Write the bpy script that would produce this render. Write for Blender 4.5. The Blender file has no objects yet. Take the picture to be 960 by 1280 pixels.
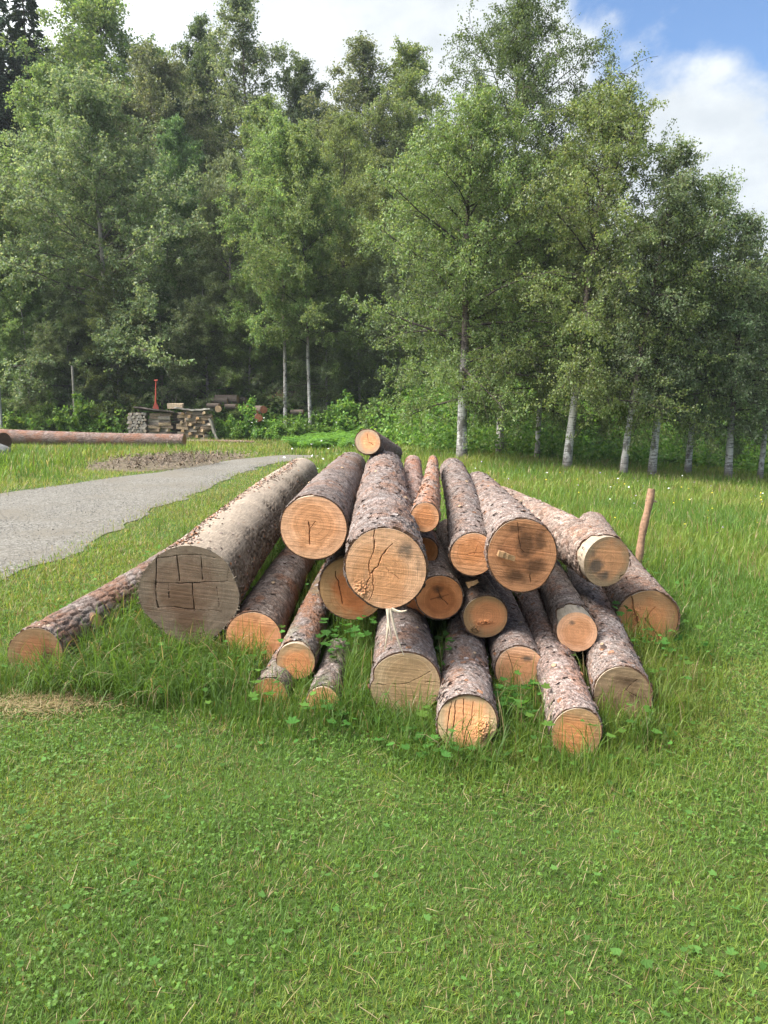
import bpy, math, random
import numpy as np
from mathutils import Vector, Matrix

rng = np.random.default_rng(7)
scene = bpy.context.scene
COL = scene.collection
R = math.radians
PI = math.pi

# ------------------------------------------------------------------ camera
PITCH = 8.3
CAM_H = 1.6
FPX = 960.0
cth, sth = math.cos(R(PITCH)), math.sin(R(PITCH))
cam_d = bpy.data.cameras.new('camera')
cam = bpy.data.objects.new('camera', cam_d)
COL.objects.link(cam)
cam.location = (0, 0, CAM_H)
cam.rotation_euler = (R(90 - PITCH), 0, 0)
cam_d.sensor_fit = 'VERTICAL'
cam_d.sensor_height = 24
cam_d.lens = 18
cam_d.clip_start = 0.05
cam_d.clip_end = 2000
scene.camera = cam


def view_dir(u, v):
    """world direction seen at a point of the 960x1280 photograph (used to survey real positions)"""
    a = (u - 480) / FPX
    b = -(v - 640) / FPX
    return np.array([a, cth + b * sth, -sth + b * cth])


# ------------------------------------------------------------------ helpers
def smooth(a, b, x):
    t = np.clip((x - a) / (b - a), 0, 1)
    return t * t * (3 - 2 * t)


def _hash(ix, iy, seed):
    h = (ix.astype(np.int64) * 374761393 + iy.astype(np.int64) * 668265263 + seed * 974634777) & 0xffffffff
    h = ((h ^ (h >> 13)) * 1274126177) & 0xffffffff
    h = ((h ^ (h >> 16)) * 2246822519) & 0xffffffff
    return ((h ^ (h >> 15)) & 0xffffff) / float(0xffffff)


def vnoise(x, y, seed=0, perx=0):
    """value noise in 0..1; perx = integer period in x"""
    x = np.asarray(x, float)
    y = np.asarray(y, float)
    ix = np.floor(x)
    iy = np.floor(y)
    fx = x - ix
    fy = y - iy
    fx = fx * fx * (3 - 2 * fx)
    fy = fy * fy * (3 - 2 * fy)
    ix1 = ix + 1
    if perx:
        ix = np.mod(ix, perx)
        ix1 = np.mod(ix1, perx)
    a = _hash(ix, iy, seed)
    b = _hash(ix1, iy, seed)
    c = _hash(ix, iy + 1, seed)
    d = _hash(ix1, iy + 1, seed)
    return (a * (1 - fx) + b * fx) * (1 - fy) + (c * (1 - fx) + d * fx) * fy


def fbm(x, y, seed=0, octv=4, perx=0):
    s = 0
    amp = 0.5
    tot = 0
    for o in range(octv):
        s = s + amp * vnoise(x * 2 ** o, y * 2 ** o, seed + o * 17, perx * 2 ** o)
        tot += amp
        amp *= 0.5
    return s / tot


def worley(x, y, perx, seed=0):
    """periodic-in-x cell noise: returns f1, f2, cell random, dy inside the cell"""
    ix = np.floor(x)
    iy = np.floor(y)
    f1 = np.full(x.shape, 9.0)
    f2 = np.full(x.shape, 9.0)
    idr = np.zeros(x.shape)
    dyy = np.zeros(x.shape)
    for ox in (-1, 0, 1):
        for oy in (-1, 0, 1):
            cx = ix + ox
            cy = iy + oy
            wx = np.mod(cx, perx)
            px = cx + _hash(wx, cy, seed)
            py = cy + _hash(wx, cy, seed + 5)
            d = np.hypot(px - x, py - y)
            r = _hash(wx, cy, seed + 9)
            near = d < f1
            f2 = np.where(near, f1, np.minimum(f2, d))
            idr = np.where(near, r, idr)
            dyy = np.where(near, y - py, dyy)
            f1 = np.where(near, d, f1)
    return f1, f2, idr, dyy


class Buf:
    """collects polygons of any size with one colour per vertex"""
    def __init__(self):
        self.v = []
        self.c = []
        self.l = []
        self.s = []
        self.m = []
        self.n = 0

    def add(self, verts, faces, cols=None, mat=0):
        """faces: int array (F,k) local indices"""
        verts = np.asarray(verts, np.float32).reshape(-1, 3)
        faces = np.asarray(faces, np.int32)
        if cols is None:
            cols = np.ones((len(verts), 3), np.float32)
        cols = np.asarray(cols, np.float32)
        if cols.ndim == 1:
            cols = np.tile(cols, (len(verts), 1))
        self.v.append(verts)
        self.c.append(cols)
        self.l.append((faces + self.n).ravel())
        self.s.append(np.full(len(faces), faces.shape[1], np.int32))
        self.m.append(np.full(len(faces), mat, np.int32))
        self.n += len(verts)

    def mesh(self, name, mats, shade_smooth=False):
        me = bpy.data.meshes.new(name)
        v = np.concatenate(self.v)
        c = np.concatenate(self.c)
        l = np.concatenate(self.l)
        s = np.concatenate(self.s)
        m = np.concatenate(self.m)
        me.vertices.add(len(v))
        me.vertices.foreach_set('co', v.ravel())
        me.loops.add(len(l))
        me.loops.foreach_set('vertex_index', l)
        me.polygons.add(len(s))
        st = np.zeros(len(s), np.int32)
        st[1:] = np.cumsum(s)[:-1]
        me.polygons.foreach_set('loop_start', st)
        me.polygons.foreach_set('material_index', m)
        me.polygons.foreach_set('use_smooth', np.full(len(s), shade_smooth))
        at = me.attributes.new('col', 'FLOAT_COLOR', 'POINT')
        c4 = np.ones((len(c), 4), np.float32)
        c4[:, :3] = c
        at.data.foreach_set('color', c4.ravel())
        for mm in (mats if isinstance(mats, (list, tuple)) else [mats]):
            me.materials.append(mm)
        me.update(calc_edges=True)
        return me


def obj(name, me, parent=None, loc=None):
    o = bpy.data.objects.new(name, me)
    COL.objects.link(o)
    if parent is not None:
        o.parent = parent
    if loc is not None:
        o.location = loc
    return o


def tag(o, label, cat, group=None):
    o['label'] = label
    o['category'] = cat
    if group:
        o['group'] = group
    return o


def thing(name, label, cat, loc=(0, 0, 0), rz=0.0, group=None):
    o = obj(name, None, None, loc)
    o.rotation_euler = (0, 0, rz)
    o.empty_display_size = 0.2
    return tag(o, label, cat, group)


def copy_tree(o, parent=None):
    c = o.copy()
    COL.objects.link(c)
    if parent is not None:
        c.parent = parent
    for ch in list(o.children):
        copy_tree(ch, c)
    return c


def rot_zx(az, tilt):
    """(N,3,3): tilt about x, then turn about z"""
    ca, sa, ct, st = np.cos(az), np.sin(az), np.cos(tilt), np.sin(tilt)
    M = np.zeros((len(az), 3, 3))
    M[:, 0, 0] = ca
    M[:, 0, 1] = -sa * ct
    M[:, 0, 2] = sa * st
    M[:, 1, 0] = sa
    M[:, 1, 1] = ca * ct
    M[:, 1, 2] = -ca * st
    M[:, 2, 1] = st
    M[:, 2, 2] = ct
    return M


def scatter(buf, shape, faces, pos, M, scale, cols, mat=0):
    """many copies of a little shape baked into one buffer"""
    shape = np.asarray(shape, float)
    faces = np.asarray(faces, np.int32)
    N = len(pos)
    k = len(shape)
    scale = np.asarray(scale, float)
    if scale.ndim == 1:
        scale = scale[:, None]
    sv = shape[None] * scale[:, None, :]
    v = np.einsum('nij,nkj->nki', M, sv) + pos[:, None, :]
    f = faces[None] + (np.arange(N) * k)[:, None, None]
    buf.add(v.reshape(-1, 3), f.reshape(-1, faces.shape[1]), np.repeat(cols, k, axis=0), mat)


def tube(buf, pts, rad, sides=6, col=(1, 1, 1), cap=True, mat=0):
    pts = np.asarray(pts, float)
    n = len(pts)
    rad = np.broadcast_to(np.asarray(rad, float), (n,))
    d = np.gradient(pts, axis=0)
    d /= np.linalg.norm(d, axis=1)[:, None] + 1e-9
    ref = np.array([0.0, 0.0, 1.0]) if abs(d[0, 2]) < 0.9 else np.array([1.0, 0, 0])
    a = np.cross(d, ref)
    a /= np.linalg.norm(a, axis=1)[:, None] + 1e-9
    b = np.cross(d, a)
    th = np.linspace(0, 2 * PI, sides, endpoint=False)
    v = pts[:, None] + rad[:, None, None] * (np.cos(th)[None, :, None] * a[:, None] + np.sin(th)[None, :, None] * b[:, None])
    i, j = np.meshgrid(np.arange(n - 1), np.arange(sides), indexing='ij')
    j2 = (j + 1) % sides
    f = np.stack([i * sides + j, i * sides + j2, (i + 1) * sides + j2, (i + 1) * sides + j], -1).reshape(-1, 4)
    buf.add(v.reshape(-1, 3), f, np.asarray(col, float), mat)
    if cap:
        buf.add(v[-1], np.arange(sides)[None], np.asarray(col, float), mat)
        buf.add(v[0], np.arange(sides)[None, ::-1], np.asarray(col, float), mat)


def box(buf, c, s, col=(1, 1, 1), M=None, jit=0.0, mat=0):
    p = np.array([[x, y, z] for x in (-.5, .5) for y in (-.5, .5) for z in (-.5, .5)], float) * np.asarray(s, float)
    if jit:
        p += rng.normal(0, jit, p.shape)
    if M is not None:
        p = p @ np.asarray(M).T
    p += np.asarray(c, float)
    f = [[0, 1, 3, 2], [4, 6, 7, 5], [0, 4, 5, 1], [2, 3, 7, 6], [0, 2, 6, 4], [1, 5, 7, 3]]
    buf.add(p, f, np.asarray(col, float), mat)


# ------------------------------------------------------------------ node helpers
class NT:
    def __init__(self, name, world=None):
        if world is None:
            self.m = bpy.data.materials.new(name)
            self.m.use_nodes = True
            self.t = self.m.node_tree
        else:
            self.m = world
            self.t = world.node_tree
        self.t.nodes.clear()

    def n(self, typ, **kw):
        nd = self.t.nodes.new(typ)
        for k, v in kw.items():
            setattr(nd, k, v)
        return nd

    def set(self, nd, key, val):
        s = nd.inputs[key]
        if isinstance(val, bpy.types.NodeSocket):
            self.t.links.new(val, s)
        elif hasattr(s.default_value, '__len__') and not hasattr(val, '__len__'):
            s.default_value = (val,) * len(s.default_value)
        elif hasattr(val, '__len__') and len(s.default_value) == 4 and len(val) == 3:
            s.default_value = (*val, 1)
        else:
            s.default_value = val

    def math(self, op, a, b=0.0, c=None, clamp=False):
        nd = self.n('ShaderNodeMath', operation=op, use_clamp=clamp)
        self.set(nd, 0, a)
        self.set(nd, 1, b)
        if c is not None:
            self.set(nd, 2, c)
        return nd.outputs[0]

    def vmath(self, op, a, b=(0, 0, 0)):
        nd = self.n('ShaderNodeVectorMath', operation=op)
        self.set(nd, 0, a)
        if op == 'SCALE':
            self.set(nd, 'Scale', b)
        else:
            self.set(nd, 1, b)
        return nd.outputs['Value'] if op in ('DOT_PRODUCT', 'LENGTH', 'DISTANCE') else nd.outputs[0]

    def mix(self, fac, a, b, blend='MIX'):
        nd = self.n('ShaderNodeMix', data_type='RGBA', blend_type=blend)
        self.set(nd, 0, fac)
        self.set(nd, 6, a)
        self.set(nd, 7, b)
        return nd.outputs[2]

    def noise(self, vec, scale, detail=4, rough=0.5, dim='3D', w=None, dist=0.0):
        nd = self.n('ShaderNodeTexNoise', noise_dimensions=dim)
        if dim != '1D' and vec is not None:
            self.set(nd, 'Vector', vec)
        if w is not None:
            self.set(nd, 'W', w)
        self.set(nd, 'Scale', scale)
        self.set(nd, 'Detail', detail)
        self.set(nd, 'Roughness', rough)
        self.set(nd, 'Distortion', dist)
        return nd.outputs[0]

    def ramp(self, fac, stops, interp='LINEAR'):
        nd = self.n('ShaderNodeValToRGB')
        self.set(nd, 0, fac)
        cr = nd.color_ramp
        cr.interpolation = interp
        while len(cr.elements) < len(stops):
            cr.elements.new(0.5)
        for e, (p, c) in zip(cr.elements, stops):
            e.position = p
            e.color = (*c, 1) if hasattr(c, '__len__') else (c, c, c, 1)
        return nd.outputs[0]

    def range(self, x, a, b, c=0.0, d=1.0, itp='SMOOTHSTEP'):
        nd = self.n('ShaderNodeMapRange', interpolation_type=itp)
        self.set(nd, 0, x)
        self.set(nd, 1, a)
        self.set(nd, 2, b)
        self.set(nd, 3, c)
        self.set(nd, 4, d)
        return nd.outputs[0]

    def mapping(self, vec, scale=(1, 1, 1), loc=(0, 0, 0), rot=(0, 0, 0)):
        nd = self.n('ShaderNodeMapping')
        self.set(nd, 'Vector', vec)
        self.set(nd, 'Location', loc)
        self.set(nd, 'Rotation', rot)
        self.set(nd, 'Scale', scale)
        return nd.outputs[0]

    def attr(self, name='col'):
        return self.n('ShaderNodeAttribute', attribute_name=name)

    def objco(self):
        return self.n('ShaderNodeTexCoord').outputs['Object']

    def rnd(self):
        return self.n('ShaderNodeObjectInfo').outputs['Random']

    def sep(self, v):
        return self.n('ShaderNodeSeparateXYZ') if v is None else self._sep(v)

    def _sep(self, v):
        nd = self.n('ShaderNodeSeparateXYZ')
        self.set(nd, 0, v)
        return nd.outputs

    def bump(self, h, strength=0.5, dist=0.01, nrm=None):
        nd = self.n('ShaderNodeBump')
        self.set(nd, 'Height', h)
        self.set(nd, 'Strength', strength)
        self.set(nd, 'Distance', dist)
        if nrm is not None:
            self.set(nd, 'Normal', nrm)
        return nd.outputs[0]

    def out(self, color, rough=0.8, nrm=None, spec=0.3):
        p = self.n('ShaderNodeBsdfPrincipled')
        self.set(p, 'Base Color', color)
        self.set(p, 'Roughness', rough)
        self.set(p, 'Specular IOR Level', spec)
        if nrm is not None:
            self.set(p, 'Normal', nrm)
        o = self.n('ShaderNodeOutputMaterial')
        self.t.links.new(p.outputs[0], o.inputs[0])
        return self.m


def leaf_mat(name, trans=0.35, rough=0.5, spec=0.25, gain=1.0, vary=0.0, tint=(1, 1, 1)):
    """thin foliage: colour per leaf from the mesh, part of the light passes through"""
    t = NT(name)
    c = t.attr().outputs['Color']
    if vary:
        k = t.math('ADD', t.math('MULTIPLY', t.rnd(), vary), 1 - vary / 2)
        hs = t.n('ShaderNodeHueSaturation')
        t.set(hs, 'Value', k)
        t.set(hs, 'Hue', t.math('ADD', t.math('MULTIPLY', t.rnd(), 0.03), 0.485))
        t.set(hs, 'Color', c)
        c = hs.outputs[0]
    c = t.mix(1.0, c, tuple(x * gain for x in tint), 'MULTIPLY')
    p = t.n('ShaderNodeBsdfPrincipled')
    t.set(p, 'Base Color', c)
    t.set(p, 'Roughness', rough)
    t.set(p, 'Specular IOR Level', spec)
    tr = t.n('ShaderNodeBsdfTranslucent')
    t.set(tr, 'Color', t.mix(1.0, c, (1.25, 1.15, 0.7), 'MULTIPLY'))
    mx = t.n('ShaderNodeMixShader')
    t.set(mx, 0, trans)
    t.t.links.new(p.outputs[0], mx.inputs[1])
    t.t.links.new(tr.outputs[0], mx.inputs[2])
    o = t.n('ShaderNodeOutputMaterial')
    t.t.links.new(mx.outputs[0], o.inputs[0])
    return t.m


def plain_mat(name, rough=0.85, noise_scale=20, amount=0.5, bump=0.4, bdist=0.01, spec=0.2):
    """colour from the mesh, broken up by noise"""
    t = NT(name)
    c = t.attr().outputs['Color']
    co = t.objco()
    nz = t.noise(co, noise_scale, 6, 0.6)
    k = t.range(nz, 0.25, 0.75, 1 - amount, 1 + amount * 0.6, 'LINEAR')
    cc = t.mix(1.0, c, k, 'MULTIPLY')
    return t.out(cc, rough, t.bump(nz, bump, bdist), spec)


# ------------------------------------------------------------------ terrain
def ground_h(x, y):
    x = np.asarray(x, float)
    y = np.asarray(y, float)
    h = -0.072 * np.clip(x - 2.0, 0, 24) * smooth(5, 16, y) * (1 - 0.3 * smooth(10, 25, x))
    start = 31.5 - 7.5 * smooth(-2.0, 3.0, x)
    slope = 0.30 - 0.15 * smooth(0, 16, x)
    h = h + slope * np.maximum(0, np.minimum(y, 95) - start) * smooth(0, 6, y - start)
    h = h + 0.02 * np.maximum(0, np.minimum(y, 300) - 95)
    h = h + 0.16 * np.exp(-(((x + 0.7) / 1.2) ** 2 + ((y - 9.0) / 2.2) ** 2))
    h = h + 0.10 * (fbm(x * 0.12, y * 0.12, 3, 3) - 0.5) * smooth(16, 24, np.hypot(x, y))
    h = h + (fbm(x * 0.35 + 9, y * 0.35, 4, 3) - 0.5) * 0.8 * smooth(33, 40, y)
    return h


def gh(x, y):
    return float(ground_h(np.array([x]), np.array([y]))[0])


def at(u, y):
    """world x of photograph column u on the ground plane row near distance y"""
    # the camera depth of a point at distance y and ground height about 0
    return (u - 480) / FPX * (y * cth + CAM_H * sth)


def top_z(v, y):
    b = -(v - 640) / FPX
    d = np.array([cth + b * sth, -sth + b * cth])
    return CAM_H + d[1] / d[0] * y


xs = np.unique(np.concatenate([np.linspace(-400, -40, 19), np.linspace(-40, 40, 161), np.linspace(40, 400, 19)]))
ys = np.unique(np.concatenate([np.linspace(-300, -10, 15), np.linspace(-10, 100, 221), np.linspace(100, 500, 21)]))
GX, GY = np.meshgrid(xs, ys, indexing='ij')
gb = Buf()
ni, nj = GX.shape
ii, jj = np.meshgrid(np.arange(ni - 1), np.arange(nj - 1), indexing='ij')
gf = np.stack([ii * nj + jj, (ii + 1) * nj + jj, (ii + 1) * nj + jj + 1, ii * nj + jj + 1], -1).reshape(-1, 4)
gb.add(np.stack([GX, GY, ground_h(GX, GY)], -1).reshape(-1, 3), gf)
t = NT('soil_and_turf')
co = t.objco()
n1 = t.noise(co, 1.3, 6, 0.6)
n2 = t.noise(co, 45, 5, 0.7)
c = t.ramp(n1, [(0.3, (0.030, 0.045, 0.010)), (0.5, (0.045, 0.085, 0.016)), (0.72, (0.075, 0.095, 0.025))])
c = t.mix(t.range(n2, 0.45, 0.7), c, (0.05, 0.038, 0.02))
t.out(c, 0.95, t.bump(n2, 0.8, 0.02), 0.1)
ground = obj('ground', gb.mesh('ground', t.m, True))
ground['kind'] = 'structure'

# road: gravel lane widening towards the camera
NEAR = np.array([(-3.3, -14), (-3.35, 0), (-3.35, 6), (-3.32, 11), (-3.15, 17), (-2.7, 19.6), (-2.0, 21), (-1.5, 22.2)])
FAR = np.array([(-18, -14), (-12, 0), (-9.6, 5.6), (-6.65, 13.2), (-5.0, 17.3), (-3.75, 20.8), (-2.9, 22.2)])
ry = np.linspace(-14, 22.2, 190)
rn = np.interp(ry, NEAR[:, 1], NEAR[:, 0]) + 0.26 * (fbm(ry * 1.7, ry * 0, 21, 5) - 0.5) * 2
rf = np.interp(ry, FAR[:, 1], FAR[:, 0]) + 0.22 * (fbm(ry * 0.8, ry * 0 + 5, 22, 3) - 0.5) * 2


def on_road(x, y):
    a = np.interp(y, ry, rf)
    b = np.interp(y, ry, rn)
    return (x > a) & (x < b) & (y < 22.2)


NC = 40
tt = np.linspace(0, 1, NC)
RX = rf[:, None] * (1 - tt) + rn[:, None] * tt
RY = np.repeat(ry[:, None], NC, 1)
edge = np.minimum(tt, 1 - tt)[None] * 8
RZ = ground_h(RX, RY) + 0.010 + 0.030 * (fbm(RX * 0.9, RY * 0.5, 31, 4)) * np.clip(edge, 0, 1)
rb = Buf()
ii, jj = np.meshgrid(np.arange(len(ry) - 1), np.arange(NC - 1), indexing='ij')
rb.add(np.stack([RX, RY, RZ], -1).reshape(-1, 3), np.stack([ii * NC + jj, ii * NC + jj + 1, (ii + 1) * NC + jj + 1, (ii + 1) * NC + jj], -1).reshape(-1, 4))
t = NT('road_gravel')
co = t.objco()
n1 = t.noise(co, 0.8, 5, 0.6)
vo = t.n('ShaderNodeTexVoronoi')
t.set(vo, 'Vector', co)
t.set(vo, 'Scale', 48.0)
vr = t._sep(vo.outputs['Color'])[0]
n2 = t.noise(co, 130, 4, 0.7)
c = t.ramp(t.math('ADD', t.math('MULTIPLY', vr, 0.6), t.math('MULTIPLY', n2, 0.4)), [(0.15, (0.074, 0.065, 0.053)), (0.5, (0.136, 0.124, 0.106)), (0.85, (0.235, 0.217, 0.188))])
c = t.mix(t.range(n1, 0.42, 0.72), c, (0.135, 0.118, 0.094))
c = t.mix(t.range(t.noise(t.mapping(co, (0.7, 0.1, 1)), 2.2, 4), 0.55, 0.75, 0, 0.45), c, (0.17, 0.158, 0.138))
t.out(c, 0.95, t.bump(t.math('ADD', vo.outputs['Distance'], n2), 0.7, 0.012), 0.15)
road = obj('road', rb.mesh('road', t.m, True))
road['kind'] = 'structure'

# ------------------------------------------------------------------ logs: surveyed front and rear centres and radii
# key: front xyz, rear xyz, front radius, rear radius
PILE = {
 1: (-2.023, 4.290, 0.135, -1.947, 8.776, 0.110, 0.168, 0.145),
 2: (-1.193, 4.570, 0.425, -1.054, 9.794, 0.657, 0.298, 0.215),
 3: (-0.420, 4.519, 0.844, -0.361, 8.441, 0.868, 0.200, 0.170),
 4: (-0.146, 7.047, 1.223, 0.110, 9.082, 0.973, 0.121, 0.109),
 5: (0.008, 3.728, 0.771, 0.005, 7.393, 0.938, 0.214, 0.182),
 6: (0.240, 4.430, 0.921, 0.476, 7.465, 1.024, 0.089, 0.044),
 7: (0.241, 4.730, 0.656, 0.312, 8.335, 0.921, 0.100, 0.090),
 8: (0.508, 4.293, 0.730, 0.710, 7.944, 0.878, 0.130, 0.130),
 9: (0.327, 4.370, 0.457, 0.289, 7.475, 0.504, 0.138, 0.124),
 10: (-0.197, 4.620, 0.452, -0.226, 7.793, 0.463, 0.207, 0.176),
 11: (0.162, 4.730, 0.311, 0.134, 7.834, 0.390, 0.117, 0.105),
 12: (0.755, 4.135, 0.753, 0.956, 7.820, 0.703, 0.206, 0.175),
 13: (1.410, 4.772, 0.586, 1.210, 7.955, 0.567, 0.167, 0.142),
 14: (1.735, 4.907, 0.165, 2.324, 8.484, 0.203, 0.195, 0.166),
 16: (0.596, 4.369, 0.341, 0.593, 7.012, 0.392, 0.134, 0.120),
 17: (0.756, 4.100, 0.112, 0.923, 7.120, 0.110, 0.136, 0.115),
 18: (1.091, 4.200, 0.301, 1.400, 7.238, 0.272, 0.118, 0.110),
 19: (1.190, 3.664, 0.143, 1.745, 6.709, 0.087, 0.140, 0.119),
 20: (0.870, 3.286, 0.113, 1.163, 6.233, 0.115, 0.114, 0.095),
 21: (0.382, 3.346, 0.133, 0.617, 5.586, 0.081, 0.134, 0.112),
 22: (0.110, 3.740, 0.165, 0.100, 6.016, 0.108, 0.171, 0.145),
 23: (-0.800, 4.552, 0.157, -0.741, 7.943, 0.176, 0.162, 0.138),
 24: (-0.487, 4.086, 0.170, -0.430, 6.950, 0.139, 0.111, 0.094),
 25: (-0.606, 3.884, 0.049, -0.585, 4.75, 0.020, 0.100, 0.085),
 26: (-0.315, 3.753, 0.060, -0.285, 4.65, 0.045, 0.094, 0.080),
}
for k_ in (14, 17, 19, 20, 21, 22, 23):
    p_ = PILE[k_]
    PILE[k_] = p_[:6] + (p_[6] * 1.06, p_[7])
A_ = np.array([PILE[k][:3] for k in PILE])
B_ = np.array([PILE[k][3:6] for k in PILE])
R0_ = np.array([PILE[k][6] for k in PILE])
R1_ = np.array([PILE[k][7] for k in PILE])


def inside_logs(P, pad=0.0):
    hit = np.zeros(len(P), bool)
    for a, b, r0, r1 in zip(A_, B_, R0_, R1_):
        d = b - a
        tq = (P - a) @ d / (d @ d)
        q = a + tq[:, None] * d
        hit |= (tq > -0.012) & (tq < 1.0) & (np.linalg.norm(P - q, axis=1) < r0 + (r1 - r0) * tq + pad)
    return hit


def pile_dist(x, y):
    """distance on the ground to the outline of the logs that lie low"""
    best = np.full(x.shape, 9.0)
    for a, b, r0, r1 in zip(A_, B_, R0_, R1_):
        if a[2] - r0 > 0.34:
            continue
        d = (b - a)[:2]
        tq = np.clip(((x - a[0]) * d[0] + (y - a[1]) * d[1]) / (d @ d), 0, 1)
        q = np.hypot(x - a[0] - tq * d[0], y - a[1] - tq * d[1]) - (r0 + (r1 - r0) * tq) * 0.8
        best = np.minimum(best, q)
    return best


# ------------------------------------------------------------------ logs
def bark_mat(name, rough_amt=1.0):
    t = NT(name)
    c = t.attr().outputs['Color']
    co = t.objco()
    st = t.mapping(co, (1, 1, 0.75))
    vo = t.n('ShaderNodeTexVoronoi', feature='DISTANCE_TO_EDGE')
    t.set(vo, 'Vector', t.vmath('ADD', st, t.vmath('SCALE', t._nv(co, 30), 0.03)))
    t.set(vo, 'Scale', 85.0)
    crack = t.range(vo.outputs['Distance'], 0.02, 0.16)
    n1 = t.noise(co, 60, 6, 0.65)
    n2 = t.noise(co, 9, 4, 0.6)
    k = t.range(n1, 0.3, 0.72, 0.58, 1.35, 'LINEAR')
    cc = t.mix(1.0, c, k, 'MULTIPLY')
    cc = t.mix(t.math('MULTIPLY', t.math('SUBTRACT', 1.0, crack), 0.55), cc, (0.05, 0.036, 0.03))
    cc = t.mix(t.range(n2, 0.55, 0.75, 0, 0.35), cc, (0.20, 0.115, 0.08))
    hs = t.n('ShaderNodeHueSaturation')
    t.set(hs, 'Value', t.math('ADD', 0.88, t.math('MULTIPLY', t.rnd(), 0.24)))
    t.set(hs, 'Color', cc)
    h = t.math('ADD', t.math('MULTIPLY', crack, 0.6), n1)
    return t.out(hs.outputs[0], 0.9, t.bump(h, 0.75 * rough_amt, 0.006), 0.18)


def _nv(self, co, sc):
    nd = self.n('ShaderNodeTexNoise')
    self.set(nd, 'Vector', co)
    self.set(nd, 'Scale', sc)
    self.set(nd, 'Detail', 3)
    return nd.outputs['Color']


NT._nv = _nv
BARK = bark_mat('spruce_bark')


def peeled_mat():
    t = NT('peeled_wood')
    c = t.attr().outputs['Color']
    co = t.objco()
    n1 = t.noise(t.mapping(co, (30, 30, 4)), 3, 6, 0.65)
    n2 = t.noise(co, 28, 5, 0.6)
    cc = t.mix(1.0, c, t.range(n1, 0.3, 0.7, 0.72, 1.22, 'LINEAR'), 'MULTIPLY')
    cc = t.mix(t.range(n2, 0.56, 0.72, 0, 0.5), cc, (0.23, 0.155, 0.10))
    return t.out(cc, 0.8, t.bump(n1, 0.5, 0.004), 0.2)


PEELED = peeled_mat()


def face_mat(name, sap, heart, stain, ring=0.5, seed=0.0, rot=0.4, saw=0.5, pith=(0, 0), rad=0.15, speck=0.0):
    """a sawn end: growth rings, rays, saw marks, and the stains recorded on the mesh (red = stain, green = crack dirt)"""
    t = NT(name)
    co = t.objco()
    a = t._sep(t.attr().outputs['Color'])
    p2 = t.vmath('MULTIPLY', t.vmath('SUBTRACT', co, (pith[0], pith[1], 0)), (1, 1, 0))
    wob = t.noise(t.vmath('ADD', co, (seed, seed * 1.7, 0)), 14, 3, 0.5)
    d = t.math('ADD', t.vmath('LENGTH', p2), t.math('MULTIPLY', t.math('SUBTRACT', wob, 0.5), 0.022))
    fine = t.noise(None, 1.0, 2, 0.6, '1D', t.math('ADD', t.math('MULTIPLY', d, 210), seed * 3.1))
    wide = t.noise(None, 1.0, 3, 0.5, '1D', t.math('ADD', t.math('MULTIPLY', d, 42), seed))
    blot = t.noise(t.vmath('ADD', co, (seed * 2, 0, seed)), 11, 5, 0.6)
    hmix = t.range(t.math('ADD', t.math('DIVIDE', d, rad), t.math('MULTIPLY', t.math('SUBTRACT', blot, 0.5), 0.9)), 0.45, 0.95)
    c = t.mix(hmix, heart, sap)
    c = t.mix(1.0, c, t.range(fine, 0.3, 0.7, 1 - 0.30 * ring, 1 + 0.16 * ring, 'LINEAR'), 'MULTIPLY')
    c = t.mix(1.0, c, t.range(wide, 0.3, 0.7, 1 - 0.20 * ring, 1 + 0.12 * ring, 'LINEAR'), 'MULTIPLY')
    sm = t.mapping(co, (260, 7, 7), (seed, seed, 0), (0, 0, rot))
    sn = t.noise(sm, 1.0, 3, 0.6)
    c = t.mix(1.0, c, t.range(sn, 0.3, 0.7, 1 - 0.17 * saw, 1 + 0.12 * saw, 'LINEAR'), 'MULTIPLY')
    c = t.mix(1.0, c, t.range(blot, 0.3, 0.7, 0.82, 1.15, 'LINEAR'), 'MULTIPLY')
    fuz = t.noise(co, 420, 4, 0.7)
    c = t.mix(1.0, c, t.range(fuz, 0.3, 0.7, 0.80, 1.18, 'LINEAR'), 'MULTIPLY')
    if speck:
        c = t.mix(t.range(t.noise(co, 170, 2, 0.5), 0.60, 0.68, 0, speck), c, (0.27, 0.225, 0.17))
    sb = t.noise(t.vmath('ADD', co, (seed, 0, seed)), 22, 6, 0.65)
    sf = t.range(t.math('ADD', a[0], t.math('MULTIPLY', t.math('SUBTRACT', sb, 0.5), 0.9)), 0.25, 0.85)
    c = t.mix(t.math('MULTIPLY', sf, t.range(sn, 0.2, 0.8, 0.75, 1.0, 'LINEAR')), c, stain)
    c = t.mix(a[1], c, (0.045, 0.028, 0.016))
    h = t.math('ADD', t.math('ADD', t.math('MULTIPLY', fine, 0.5), sn), t.math('MULTIPLY', fuz, 0.7))
    return t.out(c, 0.78, t.bump(h, 0.55, 0.003), 0.2)


def seg_d(px, py, pts):
    best = np.full(px.shape, 9.0)
    for (x0, y0), (x1, y1) in zip(pts[:-1], pts[1:]):
        dx, dy = x1 - x0, y1 - y0
        q = np.clip(((px - x0) * dx + (py - y0) * dy) / (dx * dx + dy * dy + 1e-12), 0, 1)
        best = np.minimum(best, np.hypot(px - x0 - q * dx, py - y0 - q * dy))
    return best


LOGS = {}
MAUVE = np.array([(0.272, 0.212, 0.184), (0.335, 0.270, 0.236), (0.232, 0.168, 0.142), (0.285, 0.195, 0.156)])


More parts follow.
